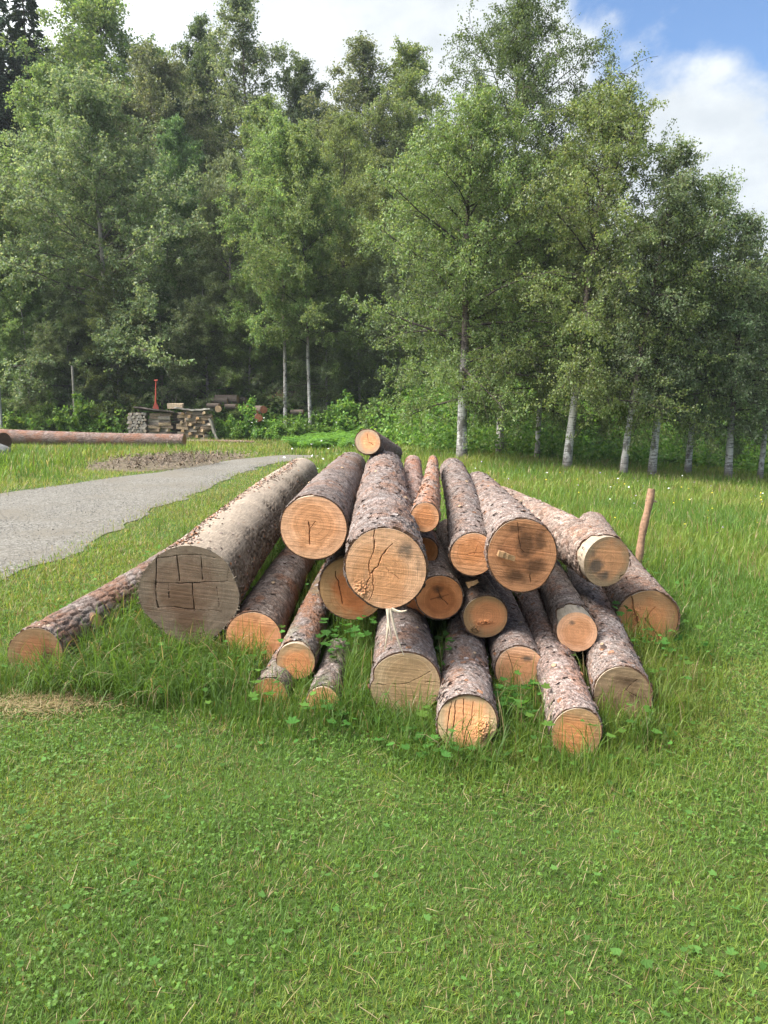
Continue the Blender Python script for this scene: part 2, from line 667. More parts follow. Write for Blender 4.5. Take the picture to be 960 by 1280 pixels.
def make_log(key, label, face, seed, cell=(0.030, 0.020), depth=0.005, jag=0.012, base_off=0.003, peel=(), irr=0.03,
             dents=(), cracks=(), stains=(), tilt=(0, 0), style='scaly', scuff=0.0, moss=0.0, flakes=150, tint=(1, 1, 1), name='felled_log', group='logs heaped in the pile on the grass', sq=1.0, step=None, torn=()):
    ax, ay, az, bx, by, bz, r0, r1 = PILE[key]
    A = Vector((ax, ay, az))
    B = Vector((bx, by, bz))
    L = (B - A).length
    zc = (B - A).normalized()
    xc = Vector((1, 0, 0))
    xc = (xc - zc * xc.dot(zc)).normalized()
    yc = zc.cross(xc)
    M = Matrix((xc, yc, zc)).transposed().to_4x4()
    M.translation = A
    root = obj(name, None)
    root.empty_display_size = 0.15
    root.matrix_world = M
    tag(root, label, 'log', group)

    def lowr(th):
        k = 1 + 0.022 * np.cos(2 * th + seed) + irr * (fbm(th / (2 * PI) * 4, np.zeros_like(th) + seed, seed + 3, 2, 4) - 0.5) * 2
        for (t0, w, dp) in dents:
            dd = np.angle(np.exp(1j * (th - t0)))
            k = k - dp * np.exp(-(dd / w) ** 2)
        return k

    def rad(th, s):
        r = r0 + (r1 - r0) * s
        k = lowr(th)
        drift = 0.03 * (fbm(th / (2 * PI) * 3, s * L * 1.1 + seed, seed + 8, 2, 3) - 0.5)
        flare = 0.05 * np.exp(-s * L / 0.25) if style == 'pale' else 0.0
        return r * (1 + (k - 1) * np.exp(-s * 1.2) + drift + flare)

    bark_t = 0.0 if style == 'pale' else 0.0085 * (r0 / 0.17) ** 0.5
    nth = int(np.clip(2 * PI * r0 / 0.0085, 72, 200))
    nz = int(np.clip(L / 0.019, 70, 190))
    th = np.linspace(0, 2 * PI, nth, endpoint=False)
    s = np.linspace(0, 1, nz) ** 1.4
    TH, S = np.meshgrid(th, s, indexing='ij')
    jo = base_off + jag * np.clip(fbm(th / (2 * PI) * 14, th * 0 + 3.3, seed + 40, 3, 14) * 2 - 0.75, 0, 2) ** 1.3
    for (t0, w, dep) in peel:
        dd = np.abs(np.angle(np.exp(1j * (th - t0))))
        edge_j = 0.25 * (fbm(th / (2 * PI) * 22, th * 0 + 1.3, seed + 70, 3, 22) - 0.5)
        jo = jo + dep * smooth(w, w * 0.72, dd + edge_j * w) * (1 + 0.5 * (fbm(th / (2 * PI) * 18, th * 0, seed + 50, 3, 18) - 0.5))
    Z = jo[:, None] + S * (L - 0.004 - jo[:, None])
    # bend of the axis
    bnd = 0.016 * L * (rng.random(2) - 0.5)
    Bx, By = bnd[0] * np.sin(PI * S), bnd[1] * np.sin(PI * S)
    Rr = rad(TH, Z / L)
    perx = max(6, int(round(2 * PI * r0 / cell[0])))
    wx = (fbm(TH / (2 * PI) * perx * 0.5, Z / cell[1] * 0.4, seed + 1, 3, max(1, perx // 2)) - 0.5) * 1.2
    X = TH / (2 * PI) * perx
    Y = Z / cell[1] + wx
    if style == 'ridged':
        Y = Z / 0.16 + wx * 0.6
        perx = max(6, int(round(2 * PI * r0 / 0.045)))
        X = TH / (2 * PI) * perx
    f1, f2, cid, dy = worley(X, Y, perx, seed + 2)
    crack = smooth(0.02, 0.20, f2 - f1)
    big = fbm(TH / (2 * PI) * 8, Z * 5, seed + 12, 4, 8)
    med = fbm(TH / (2 * PI) * 24, Z * 26, seed + 13, 3, 24)
    gv = np.random.default_rng(seed + 700)
    crk, plk, scuff = gv.uniform(.50, .82), gv.uniform(.15, .75), scuff + gv.uniform(0, .3)
    col = MAUVE[(cid * 3.999).astype(int)] * (0.75 + 0.5 * np.mod(cid * 7.3, 1))[..., None]
    if style == 'pale':
        rightness = np.cos(TH + 0.15)
        bm = smooth(0.42, 1.0, rightness + (big - 0.5) * 0.9)
        bm = np.maximum(bm, 0.5 * smooth(0.62, 0.76, big) * (np.sin(TH) < 0.0))
        streak = smooth(0.25, 0.0, np.abs(np.angle(np.exp(1j * (TH - 1.75 - 0.25 * np.sin(Z * 1.3))))) + (med - 0.5) * 0.5) * smooth(0.25, 0.9, Z)
        dsp = 0.003 * (med - 0.5) + bm * (depth * (crack - 1) + 0.010 * (cid - 0.3)) + 0.004 * streak * (cid - 0.4)
        wood = np.array((0.285, 0.238, 0.192)) * (0.80 + 0.40 * med)[..., None]
        grey = np.array((0.20, 0.172, 0.145))
        wood = wood * (1 - 0.45 * smooth(0.45, 0.7, big)[..., None]) + grey * (0.45 * smooth(0.45, 0.7, big)[..., None])
        rc = np.array([(0.19, 0.145, 0.105), (0.24, 0.195, 0.15), (0.13, 0.095, 0.07), (0.205, 0.155, 0.108)])[(cid * 3.999).astype(int)]
        col = wood * (1 - bm[..., None]) + rc * bm[..., None]
        st2 = (streak * (cid > 0.45))[..., None] * 0.75
        col = col * (1 - st2) + np.array((0.20, 0.125, 0.08)) * st2
        col = col * (1 - (1 - crack)[..., None] * bm[..., None] * 0.8)
    else:
        dsp = depth * (crack - 1) + depth * 0.9 * (cid - 0.5) + depth * 0.9 * np.clip(-dy, -0.6, 0.6) + 0.006 * (big - 0.5) + 0.003 * (med - 0.5)
        if style == 'ridged':
            dsp = dsp + 0.006 * (crack - 1)
        col = col * (0.72 + 0.56 * big)[..., None]
        red = smooth(0.60 - 0.25 * scuff, 0.74 - 0.2 * scuff, fbm(TH / (2 * PI) * 6, Z * 3.2 + 7, seed + 15, 4, 6)) * smooth(0.35, 0.6, med + 0.3 * scuff)
        k = (red * (0.45 + 0.5 * scuff))[..., None]
        col = col * (1 - k) + np.array((0.30, 0.135, 0.07)) * k
        pale = (smooth(0.60, 0.72, med) * plk)[..., None]
        col = col * (1 - pale) + np.array((0.35, 0.285, 0.245)) * pale
        if moss:
            mk = (smooth(0.45, 0.62, fbm(TH / (2 * PI) * 5, Z * 4, seed + 19, 4, 5)) * moss)[..., None]
            col = col * (1 - mk) + np.array((0.10, 0.125, 0.045)) * mk
        col = col * (1 - crk * (1 - crack)[..., None]) + np.array((0.040, 0.028, 0.021)) * (crk * (1 - crack)[..., None])
        dsp = dsp + 0.004 * np.exp(-((Z - jo[:, None]) / 0.03) ** 2) * (fbm(TH / (2 * PI) * 10, TH * 0, seed + 60, 3, 10) - 0.3)
    gt = np.random.default_rng(seed + 900)
    wm = gt.uniform(-1, 1)
    tint = np.array(tint) * gt.uniform(.82, 1.12) * np.array((1 + .05 * wm, 1.0, 1 - .06 * wm))
    col = col * tint
    Rr = Rr + dsp
    b = Buf()
    V = np.stack([Rr * np.cos(TH) + Bx, -Rr * np.sin(TH) + By, Z], -1)
    ii, jj = np.meshgrid(np.arange(nth), np.arange(nz - 1), indexing='ij')
    i2 = (ii + 1) % nth
    b.add(V.reshape(-1, 3), np.stack([ii * nz + jj, ii * nz + jj + 1, i2 * nz + jj + 1, i2 * nz + jj], -1).reshape(-1, 4), col.reshape(-1, 3))

    rw = rad(th, np.zeros_like(th)) - bark_t

    def rw_of(a):
        return np.interp(np.mod(a, 2 * PI), np.append(th, 2 * PI), np.append(rw, rw[0]))
    if bark_t:
        # the broken front edge of the bark: outer rim to inner rim
        inner = np.stack([(rw - 0.001) * np.cos(th), -(rw - 0.001) * np.sin(th), jo + 0.002], -1)
        outer = V[:, 0]
        vv = np.concatenate([outer, inner])
        i = np.arange(nth)
        cc = np.concatenate([np.tile((0.115, 0.062, 0.04), (nth, 1)), np.tile((0.17, 0.085, 0.045), (nth, 1))])
        b.add(vv, np.stack([i, (i + 1) % nth, nth + (i + 1) % nth, nth + i], -1), cc)
    # loose flakes of bark lifting off
    nf = flakes
    if nf:
        ft = rng.random(nf) * 2 * PI
        fz = L * (0.01 + 0.95 * rng.random(nf) ** 1.4)
        if style == 'pale':
            sel = rng.random(nf)
            ft = np.where(sel < 0.45, 1.75 + 0.25 * np.sin(fz * 1.3) + rng.normal(0, 0.16, nf), np.where(sel < 0.9, rng.normal(-0.25, 0.38, nf), ft))
        fr = rad(ft, fz / L) + 0.001
        sh = np.array([(-.5, 0, -.5), (.5, 0, -.5), (-.55, .10, 0), (.5, .06, 0), (-.45, .32, .5), (.42, .26, .5)])
        rad_v = np.stack([np.cos(ft), -np.sin(ft), 0 * ft], -1)
        tan_v = np.stack([-np.sin(ft), -np.cos(ft), 0 * ft], -1)
        axv = np.tile((0, 0, 1.0), (nf, 1)) * np.where(rng.random(nf) < 0.65, -1, 1)[:, None]
        a = rng.normal(0, 0.5, nf)
        t2 = tan_v * np.cos(a)[:, None] + axv * np.sin(a)[:, None]
        a2 = -tan_v * np.sin(a)[:, None] + axv * np.cos(a)[:, None]
        Mx = np.stack([t2, rad_v, a2], -1)
        sc = np.stack([0.012 + 0.022 * rng.random(nf), 0.012 + 0.020 * rng.random(nf), 0.009 + 0.015 * rng.random(nf)], -1)
        if style == 'pale':
            sc[:, 0] *= 0.55
            sc[:, 2] *= 1.3
        pc = MAUVE[rng.integers(0, 4, nf)] * (0.6 + 0.7 * rng.random(nf))[:, None]
        rr = rng.random(nf) < 0.22
        pc[rr] = np.array((0.30, 0.145, 0.08)) * (0.7 + 0.5 * rng.random(rr.sum()))[:, None]
        bo = np.stack([np.interp(fz, Z[0], Bx[0]), np.interp(fz, Z[0], By[0]), fz], -1)
        pos = bo + rad_v * fr[:, None]
        pos[:, 2] = fz
        scatter(b, sh, [[0, 1, 3, 2], [2, 3, 5, 4]], pos, Mx, sc, pc * np.array(tint))
    main = obj('debarked_stem' if style == 'pale' else 'bark', b.mesh('log_stem', BARK if style != 'pale' else PALE_STEM, True), root)

    # sawn face: dense grid mapped to a disc, so that cracks and saw cuts are real grooves
    n = 150 if cracks else 90
    g = np.linspace(-1, 1, n)
    a_, b_ = np.meshgrid(g, g, indexing='ij')
    big_a = np.abs(a_) > np.abs(b_)
    with np.errstate(divide='ignore', invalid='ignore'):
        ph = np.where(big_a, PI / 4 * b_ / a_, PI / 2 - PI / 4 * a_ / b_)
    rr_ = np.where(big_a, a_, b_)
    ph = np.nan_to_num(ph, nan=0.0)
    ux, uy = rr_ * np.cos(ph), rr_ * np.sin(ph)
    rho = np.hypot(ux, uy)
    ang = np.arctan2(uy, ux)
    rwa = rw_of(ang)
    px, py = rho * rwa * np.cos(ang), rho * rwa * np.sin(ang)
    zz = tilt[0] * px + tilt[1] * py + 0.0025 * (fbm(px * 30, py * 30, seed + 21, 4) - 0.5) + 0.0012 * (vnoise(px * 20 + py * 160, py * 12, seed + 23) - 0.5)
    fcol = np.zeros((n, n, 3))
    wv = (fbm(ux * 5, uy * 5, seed + 24, 3) - 0.5)
    for cr in cracks:
        pts, w, dp = cr[:3]
        jit = cr[3] if len(cr) > 3 else 0.10
        dist = seg_d(ux + jit * wv, uy + jit * (fbm(ux * 6 + 4, uy * 6, seed + 25, 3) - 0.5), pts)
        ww = w * (0.55 + 0.9 * vnoise(ux * 9, uy * 9, seed + 26))
        m = np.exp(-(dist / ww) ** 2)
        if style == 'pale':
            m = m * (.25 + .75 * smooth(.30, .55, fbm(ux * 7 + 3, uy * 7, seed + 28, 3)))
        zz = zz + dp * m
        fcol[..., 1] = np.maximum(fcol[..., 1], (0.42 if style == 'pale' else 0.58) * m)
    for (cx, cy, sx, sy, stg) in stains:
        q = ((ux - cx) / sx) ** 2 + ((uy - cy) / sy) ** 2
        fcol[..., 0] = np.maximum(fcol[..., 0], stg * np.exp(-q))
    for (cx, cy, sx, sy, amp) in torn:
        q = np.exp(-(((ux - cx) / sx) ** 2 + ((uy - cy) / sy) ** 2))
        nz_ = fbm(ux * 26, uy * 26, seed + 27, 3)
        zz = zz - amp * q * (nz_ - 0.25) * 2
        fcol[..., 1] = np.maximum(fcol[..., 1], 0.55 * q * smooth(0.52, 0.35, nz_))
    if step is not None:
        (pts, dz) = step
        sd = pts[0] * ux + pts[1] * uy - pts[2] + 0.2 * wv
        zz = zz + dz * smooth(-0.015, 0.015, sd)
        fcol[..., 1] = np.maximum(fcol[..., 1], 0.5 * np.exp(-(sd / 0.03) ** 2))
    zz = zz - zz.min() * 0
    fb = Buf()
    V = np.stack([px, -py, zz], -1)
    ii, jj = np.meshgrid(np.arange(n - 1), np.arange(n - 1), indexing='ij')
    fb.add(V.reshape(-1, 3), np.stack([ii * n + jj, ii * n + jj + 1, (ii + 1) * n + jj + 1, (ii + 1) * n + jj], -1).reshape(-1, 4), fcol.reshape(-1, 3))
    # the wood just behind the cut
    wl = float(jo.max()) + 0.08
    zr = np.array([0.0, 0.25, 0.5, 0.75, 1.0]) * wl
    zedge = tilt[0] * rw * np.cos(th) + tilt[1] * rw * np.sin(th)
    if step is not None:
        zedge = zedge + step[1] * smooth(-0.015, 0.015, step[0][0] * np.cos(th) + step[0][1] * np.sin(th) - step[0][2])
    for cr in cracks:
        pts, w, dp = cr[:3]
        dist = seg_d(np.cos(th), np.sin(th), pts)
        zedge = zedge + dp * np.exp(-(dist / w) ** 2)
    VV = np.stack([np.stack([(rw - 0.0008 * (q > 0)) * np.cos(th), -(rw - 0.0008 * (q > 0)) * np.sin(th), zedge * (1 - q / wl) + q], -1) for q in zr], 1)
    ii, jj = np.meshgrid(np.arange(nth), np.arange(4), indexing='ij')
    i2 = (ii + 1) % nth
    wc = np.array((0.33, 0.262, 0.190)) * (0.75 + 0.5 * fbm(th / (2 * PI) * 20, th * 0, seed + 33, 3, 20))[:, None, None]
    wc = np.repeat(wc, 5, 1).reshape(-1, 3) * np.ones((1, 3))
    if style != 'pale':
        fb.add(VV.reshape(-1, 3), np.stack([ii * 5 + jj, ii * 5 + jj + 1, i2 * 5 + jj + 1, i2 * 5 + jj], -1).reshape(-1, 4), wc, 1)
    else:
        # join the cut to the stem
        vv = np.concatenate([VV[:, 0], np.stack([Rr[:, 0] * np.cos(th), -Rr[:, 0] * np.sin(th), jo], -1)])
        i = np.arange(nth)
        fb.add(vv, np.stack([i, (i + 1) % nth, nth + (i + 1) % nth, nth + i], -1), np.tile((0.26, 0.21, 0.16), (2 * nth, 1)), 1)
    obj('cut_face', fb.mesh('log_cut_face', [face, PEELED], False), root)
    # far end
    eb = Buf()
    re = Rr[:, -1] - 0.001
    rings = np.linspace(0, 1, 6)
    V = np.stack([np.stack([re * q * np.cos(th) + Bx[:, -1], -re * q * np.sin(th) + By[:, -1], np.full(nth, L - 0.004 + 0.0035 * (q < 0.99))], -1) for q in rings], 1)
    ii, jj = np.meshgrid(np.arange(nth), np.arange(5), indexing='ij')
    i2 = (ii + 1) % nth
    eb.add(V.reshape(-1, 3), np.stack([ii * 6 + jj, ii * 6 + jj + 1, i2 * 6 + jj + 1, i2 * 6 + jj], -1).reshape(-1, 4), np.zeros((nth * 6, 3)))
    obj('cut_face', eb.mesh('log_far_face', [face], False), root)
    LOGS[key] = (root, L, rad)
    return root, L, rad


def pale_stem_mat():
    t = NT('weathered_debarked_wood')
    c = t.attr().outputs['Color']
    co = t.objco()
    n1 = t.noise(t.mapping(co, (40, 40, 5)), 2, 6, 0.65)
    n2 = t.noise(co, 55, 5, 0.65)
    n3 = t.noise(t.mapping(co, (1, 1, 0.3)), 26, 3, 0.5)
    cc = t.mix(1.0, c, t.range(n1, 0.3, 0.7, 0.75, 1.2, 'LINEAR'), 'MULTIPLY')
    cc = t.mix(1.0, cc, t.range(n2, 0.3, 0.7, 0.78, 1.15, 'LINEAR'), 'MULTIPLY')
    cc = t.mix(t.range(n3, 0.64, 0.70, 0, 0.6), cc, (0.19, 0.13, 0.085))
    return t.out(cc, 0.85, t.bump(t.math('ADD', n1, n2), 0.8, 0.006), 0.15)


PALE_STEM = pale_stem_mat()
WOODCHIP_ = plain_mat('split_fibres', 0.8, 60, 0.35, 0.6, 0.004)

ORANGE = dict(sap=(0.700, 0.334, 0.164), heart=(0.620, 0.253, 0.100), stain=(0.104, 0.069, 0.046))
TAN = dict(sap=(0.717, 0.383, 0.212), heart=(0.665, 0.307, 0.140), stain=(0.104, 0.081, 0.060))
DARKO = dict(sap=(0.577, 0.228, 0.088), heart=(0.437, 0.146, 0.047), stain=(0.073, 0.032, 0.015))
BROWN = dict(sap=(0.394, 0.179, 0.082), heart=(0.323, 0.135, 0.058), stain=(0.055, 0.030, 0.016))
GREY = dict(sap=(0.190, 0.133, 0.089), heart=(0.183, 0.113, 0.071), stain=(0.119, 0.065, 0.036))


def fm(i, base, **kw):
    r0 = PILE[i][6]
    d = dict(base)
    d.update(kw)
    return face_mat('sawn_end_%d' % i, seed=i * 3.37, rot=0.5 * i, rad=r0, pith=(r0 * 0.12 * math.sin(i * 2.1), r0 * 0.12 * math.cos(i * 1.3)), **d)


UP = PI / 2
make_log(1, 'brown furrowed log on the grass left of the bleached log, knot cut on its side', fm(1, BROWN, sap=(0.264, 0.150, 0.073), stain=(0.038, 0.027, 0.016)), 11, style='ridged', depth=0.006, stains=[(0.45, -0.1, .35, .6, .8), (-.3, -.7, .5, .3, .8)], flakes=120, jag=0.02, scuff=.25)
grid_v = [([(-.62, .78), (-.66, .20)], 0.0073, 0.0144, .01), ([(-.66, .2), (-.64, -.30)], 0.0081, 0.0162, .01), ([(-.20, .80), (-.17, .28)], 0.0073, 0.0144, .01), ([(.28, .82), (.29, .30)], 0.0073, 0.0144, .01), ([(-.4, .24), (-.39, -.08)], 0.0045, 0.0108, .01), ([(.08, .22), (.10, -.30)], 0.0068, 0.0144, .01), ([(.58, .16), (.60, -.26)], 0.0036, 0.0090, .01), ([(.82, .55), (.80, .28)], 0.0027, 0.0072, .01)]
grid_h = [([(-.62, .76), (-.2, .80), (.28, .81), (.55, .74)], 0.0055, 0.0126, .02), ([(-.66, .24), (.05, .23), (.80, .28)], 0.0063, 0.0144, .02), ([(-.66, -.28), (.1, -.30)], 0.0059, 0.0126, .02), ([(.1, -.32), (.66, -.35)], 0.0036, 0.0090, .02), ([(.18, -.80), (.30, -.78)], 0.0063, 0.0126, .01), ([(.56, -.02), (.6, -.03)], 0.0027, 0.0072, .01)]
pale_root, pale_L, pale_rad = make_log(2, 'thickest log, bleached, mostly stripped of bark, its grey end scored with gridded saw cuts', fm(2, GREY, ring=.3, saw=.9, speck=.65), 12, style='pale', depth=0.012, irr=0.07, dents=[(-2.35, .42, .10), (.35, .22, .05), (-.75, .3, .05)], cracks=grid_v + grid_h, stains=[(-.15, -.12, .46, .42, 1.0), (0, -.55, .45, .35, .9), (-.8, -.3, .25, .4, .5)], flakes=2200, jag=0.0, base_off=0.001)
make_log(3, 'thick log resting high right of the bleached log, round end with a vertical split', fm(3, TAN, ring=.7), 13, cell=(.045, .034), depth=.0032, cracks=[([(-.17, .20), (-.12, -.05), (-.14, -.55)], .012, .014, .06), ([(-.12, -.02), (.05, .2)], .006, .006)], peel=[(UP + .30, .34, .05)], flakes=110, jag=.008)
make_log(4, 'short thin log lying on the very top of the pile with a pale cracked end', fm(4, TAN, sap=(0.395, 0.278, 0.177)), 14, cracks=[([(0, 0), (.45, -.25)], .014, .01), ([(0, .1), (-.05, .6)], .012, .008)], flakes=50)
log5, L5, rad5 = make_log(5, 'large log at the centre of the pile, cracked end with torn splinters hanging below', fm(5, TAN, ring=.6, saw=.9), 15, cell=(.052, .020), depth=.009, cracks=[([(-.25, .95), (-.28, .5), (-.42, .1), (-.40, -.2), (-.55, -.62), (-.62, -.9)], .009, .013, .10), ([(.16, .62), (-.05, .40), (-.18, .12), (-.38, -.12)], .009, .013, .10), ([(-.35, -.1), (-.30, -.55), (-.45, -.85)], .006, .008, .10), ([(.02, .02), (.35, -.25)], .005, .005)], stains=[(.50, .48, .28, .34, .75), (.8, .1, .12, .4, .6), (-.5, -.3, .12, .5, .5), (-.25, .7, .05, .2, .5)], torn=[(-.6, -.6, .2, .25, .010)], dents=[(-2.2, .3, .03)], flakes=420, jag=.010)
make_log(6, 'slim tapering log with a small round end, just right of the large cracked log', fm(6, ORANGE), 16, cell=(.026, .017), depth=.004, scuff=.55, tint=(1.15, 1.02, .92), flakes=160)
make_log(7, 'reddish log showing only its far part between the large cracked and slim tapering logs', fm(7, DARKO), 17, cell=(.024, .018), scuff=.5, tint=(1.1, .95, .9))
make_log(8, 'long straight medium log whose orange end leans against the dark-stained end on its right', fm(8, ORANGE, ring=.6), 18, cell=(.036, .016), depth=.005, cracks=[([(-.3, 0), (.45, .12)], .010, .008), ([(.05, -.05), (.2, .45)], .007, .006)], flakes=260)
make_log(9, 'log with a dark orange-brown end under the right side of the large cracked log', fm(9, DARKO), 19, cracks=[([(0, 0), (.35, -.3)], .012, .012), ([(0, 0), (-.1, .4)], .012, .01), ([(0, 0), (.4, .15)], .010, .01), ([(0, 0), (-.4, -.1)], .01, .01)], stains=[(-.1, .4, .35, .25, .8), (0, 0, .25, .25, .6)], flakes=80)
make_log(10, 'log half hidden under the left side of the large cracked log, shaded orange end', fm(10, DARKO, sap=(0.329, 0.184, 0.080)), 20, cracks=[([(-.5, .5), (-.3, -.5)], .012, .012)], jag=.05, flakes=150, scuff=.4)
make_log(11, 'small log almost hidden below the large cracked log, only a sliver of end showing', fm(11, DARKO), 21, flakes=30)
make_log(12, 'thick log right of centre with a broad end stained dark brown', fm(12, BROWN, ring=.6, stain=(.070, .032, .014)), 22, cell=(.040, .017), depth=.006, irr=.06, dents=[(-.55, .35, .05), (-2.6, .5, .03)], stains=[(.12, .30, .34, .50, 1.0), (.40, -.30, .42, .30, 1.0), (-.2, -.6, .45, .25, .9), (-.1, .75, .6, .2, .7), (.5, .45, .3, .4, .8), (-.6, .2, .2, .4, .5)], cracks=[([(-.15, .9), (-.05, .4), (.05, .1)], .008, .006), ([(.3, -.75), (.25, -.5)], .012, .01)], flakes=320)
make_log(13, 'upper right log with a pale peeled band behind its grey-patched end', fm(13, TAN, sap=(0.343, 0.224, 0.125)), 23, cell=(.055, .045), depth=.009, peel=[(UP, 3.4, .055), (2.6, .8, .06)], jag=.03, tilt=(.18, 0), stains=[(-.45, -.15, .40, .40, .95), (-.1, -.55, .45, .3, .8), (-.6, .35, .25, .25, .6)], cracks=[([(.6, -.75), (.75, -.6)], .02, .012)], flakes=160)
make_log(14, 'log at the far right by the wooden stake, its end broken by a stepped split', fm(14, ORANGE, sap=(0.356, 0.190, 0.088)), 24, cell=(.034, .022), depth=.006, tilt=(.14, 0), step=((-.86, -.2, .30), .018), cracks=[([(-.05, .05), (.5, -.75)], .014, .016), ([(-.05, -.05), (.2, .45)], .008, .008)], stains=[(-.5, .0, .2, .4, .4)], torn=[(.45, -.75, .2, .15, .02), (-.35, .1, .12, .35, .01)], flakes=260)
make_log(16, 'log under the dark-stained one with a torn orange streak across its end', fm(16, ORANGE, sap=(0.343, 0.198, 0.088)), 25, torn=[(-.05, -.25, .35, .10, .018), (-.5, -.6, .2, .2, .02)], jag=.02, stains=[(-.55, -.6, .2, .2, .5)], peel=[(.7, .3, .03)], flakes=80)
make_log(17, 'ground log with a grey smudge on its tan end, below the dark-stained log', fm(17, TAN), 26, cell=(.026, .018), stains=[(.25, .5, .3, .16, .9)], jag=.022, cracks=[([(-.3, .3), (.05, .1)], .008, .006)], flakes=200)
make_log(18, 'log resting on two ground logs, bark peeled in bands behind its small pale end', fm(18, TAN), 27, cell=(.045, .035), depth=.006, peel=[(UP, 3.4, .012), (UP - .1, 1.3, .16)], jag=.02, stains=[(-.25, .45, .2, .2, .7)], flakes=90, scuff=.2)
make_log(19, 'ground log at the front right with a grey-brown weathered end', fm(19, BROWN, sap=(0.250, 0.164, 0.092), heart=(0.217, 0.136, 0.073)), 28, cell=(.026, .017), depth=.005, stains=[(.2, .5, .7, .3, .7), (.5, -.1, .4, .4, .6), (-.6, -.5, .3, .4, .7)], jag=.02, tilt=(.10, 0), cracks=[([(.1, .2), (.6, -.1)], .008, .008), ([(0, .1), (.5, .6)], .008, .006)], flakes=260)
make_log(20, 'log sticking out farthest at the front right, slender with a bright orange end', fm(20, ORANGE, sap=(0.395, 0.228, 0.110)), 29, cell=(.024, .016), depth=.004, jag=.016, tilt=(.06, 0), cracks=[([(.35, .3), (.4, -.2)], .008, .006)], flakes=260, tint=(1.08, 1.02, 1.0))
make_log(21, 'log sticking out at the front, its end split by vertical cracks beside a torn knot', fm(21, TAN, sap=(0.395, 0.272, 0.154), ring=.3, saw=.8), 30, cell=(.022, .015), depth=.003, cracks=[([(-.55, .75), (-.68, -.3), (-.6, -.7)], .014, .012, .06), ([(-.42, .8), (-.45, .0), (-.52, -.6)], .012, .012, .06), ([(-.12, .85), (-.15, -.4)], .010, .012, .06), ([(.2, .75), (.12, -.1)], .008, .008, .06), ([(.05, -.3), (-.1, -.9)], .01, .01)], torn=[(.60, -.22, .24, .30, .022)], stains=[(-.55, -.4, .12, .5, .6), (.65, -.55, .25, .35, .7), (.6, -.2, .2, .25, .5)], scuff=.5, jag=.008, tilt=(0, .1), flakes=420)
make_log(22, 'broad ground log under the hanging splinters, with a wide tan heart-shaped end', fm(22, TAN, sap=(0.395, 0.266, 0.147), heart=(0.395, 0.244, 0.121)), 31, cell=(.03, .024), depth=.003, irr=.05, dents=[(2.95, .18, .10), (-1.2, .35, .06)], cracks=[([(-.9, .05), (-.3, .0), (.1, .06), (.75, .42)], .009, .009, .08), ([(.6, .1), (.95, .1)], .008, .006)], stains=[(.05, .06, .25, .1, .35)], flakes=120, jag=.006, tint=(.88, .9, .92))
make_log(23, 'ground log tucked against the right flank of the bleached log, clean orange end', fm(23, ORANGE, ring=.4), 32, cell=(.05, .036), depth=.003, stains=[(0, .75, .25, .2, .5)], scuff=.45, flakes=160, jag=.006)
make_log(24, 'slender mossy log below the thick round-ended one on the left, with an orange end', fm(24, ORANGE, sap=(0.395, 0.244, 0.125)), 33, cell=(.035, .026), depth=.005, scuff=.75, moss=.35, jag=.03, peel=[(UP, .9, .02)], flakes=150)
make_log(25, 'small reddish-ended log poking out of the grass at the lower left of the pile', fm(25, ORANGE, sap=(0.382, 0.184, 0.073)), 34, cell=(.026, .02), flakes=50, moss=.3, cracks=[([(-.2, -.1), (.3, -.35)], .014, .008)])
make_log(26, 'small pale-ended log half sunk in long grass left of the broad heart-shaped end', fm(26, TAN), 35, cell=(.026, .02), moss=.7, flakes=40, jag=.02)


fb_ = Buf()
for k in range(240):
    a_k = rng.uniform(PI * .75, PI * 1.95) if k % 3 else rng.uniform(0, 2 * PI)
    rr_k = float(pale_rad(np.array([a_k % (2 * PI)]), np.array([0.0]))[0])
    p0 = np.array((rr_k * math.cos(a_k), -rr_k * math.sin(a_k), .012 * rng.random()))
    dv = np.array((math.cos(a_k) * .7, -math.sin(a_k) * .7, -.35)) + rng.normal(0, .5, 3)
    dv /= np.linalg.norm(dv)
    ln_k = .008 + .022 * rng.random() ** 2
    tube(fb_, [p0 - dv * .008, p0 + dv * ln_k * .6, p0 + dv * ln_k + rng.normal(0, .004, 3)], [.0028, .0020, .0006], 3, np.array((.21, .165, .115)) * rng.uniform(.6, 1.2), cap=False)
fo_ = obj('bark_fringe', fb_.mesh('bark_fringe', WOODCHIP_), [c for c in pale_root.children if c.name.startswith('debarked')][0])
fo_['kind'] = 'stuff'


def log_frame(key):
    A = Vector(PILE[key][:3])
    B = Vector(PILE[key][3:6])
    zc = (B - A).normalized()
    xc = Vector((1, 0, 0))
    xc = (xc - zc * xc.dot(zc)).normalized()
    return A, xc, -zc.cross(xc), zc       # origin, right, up, back


WOODCHIP = plain_mat('split_wood', 0.8, 60, 0.35, 0.6, 0.004)
roots = {o['label'][:12]: o for o in bpy.data.objects if o.name.startswith('felled_log')}
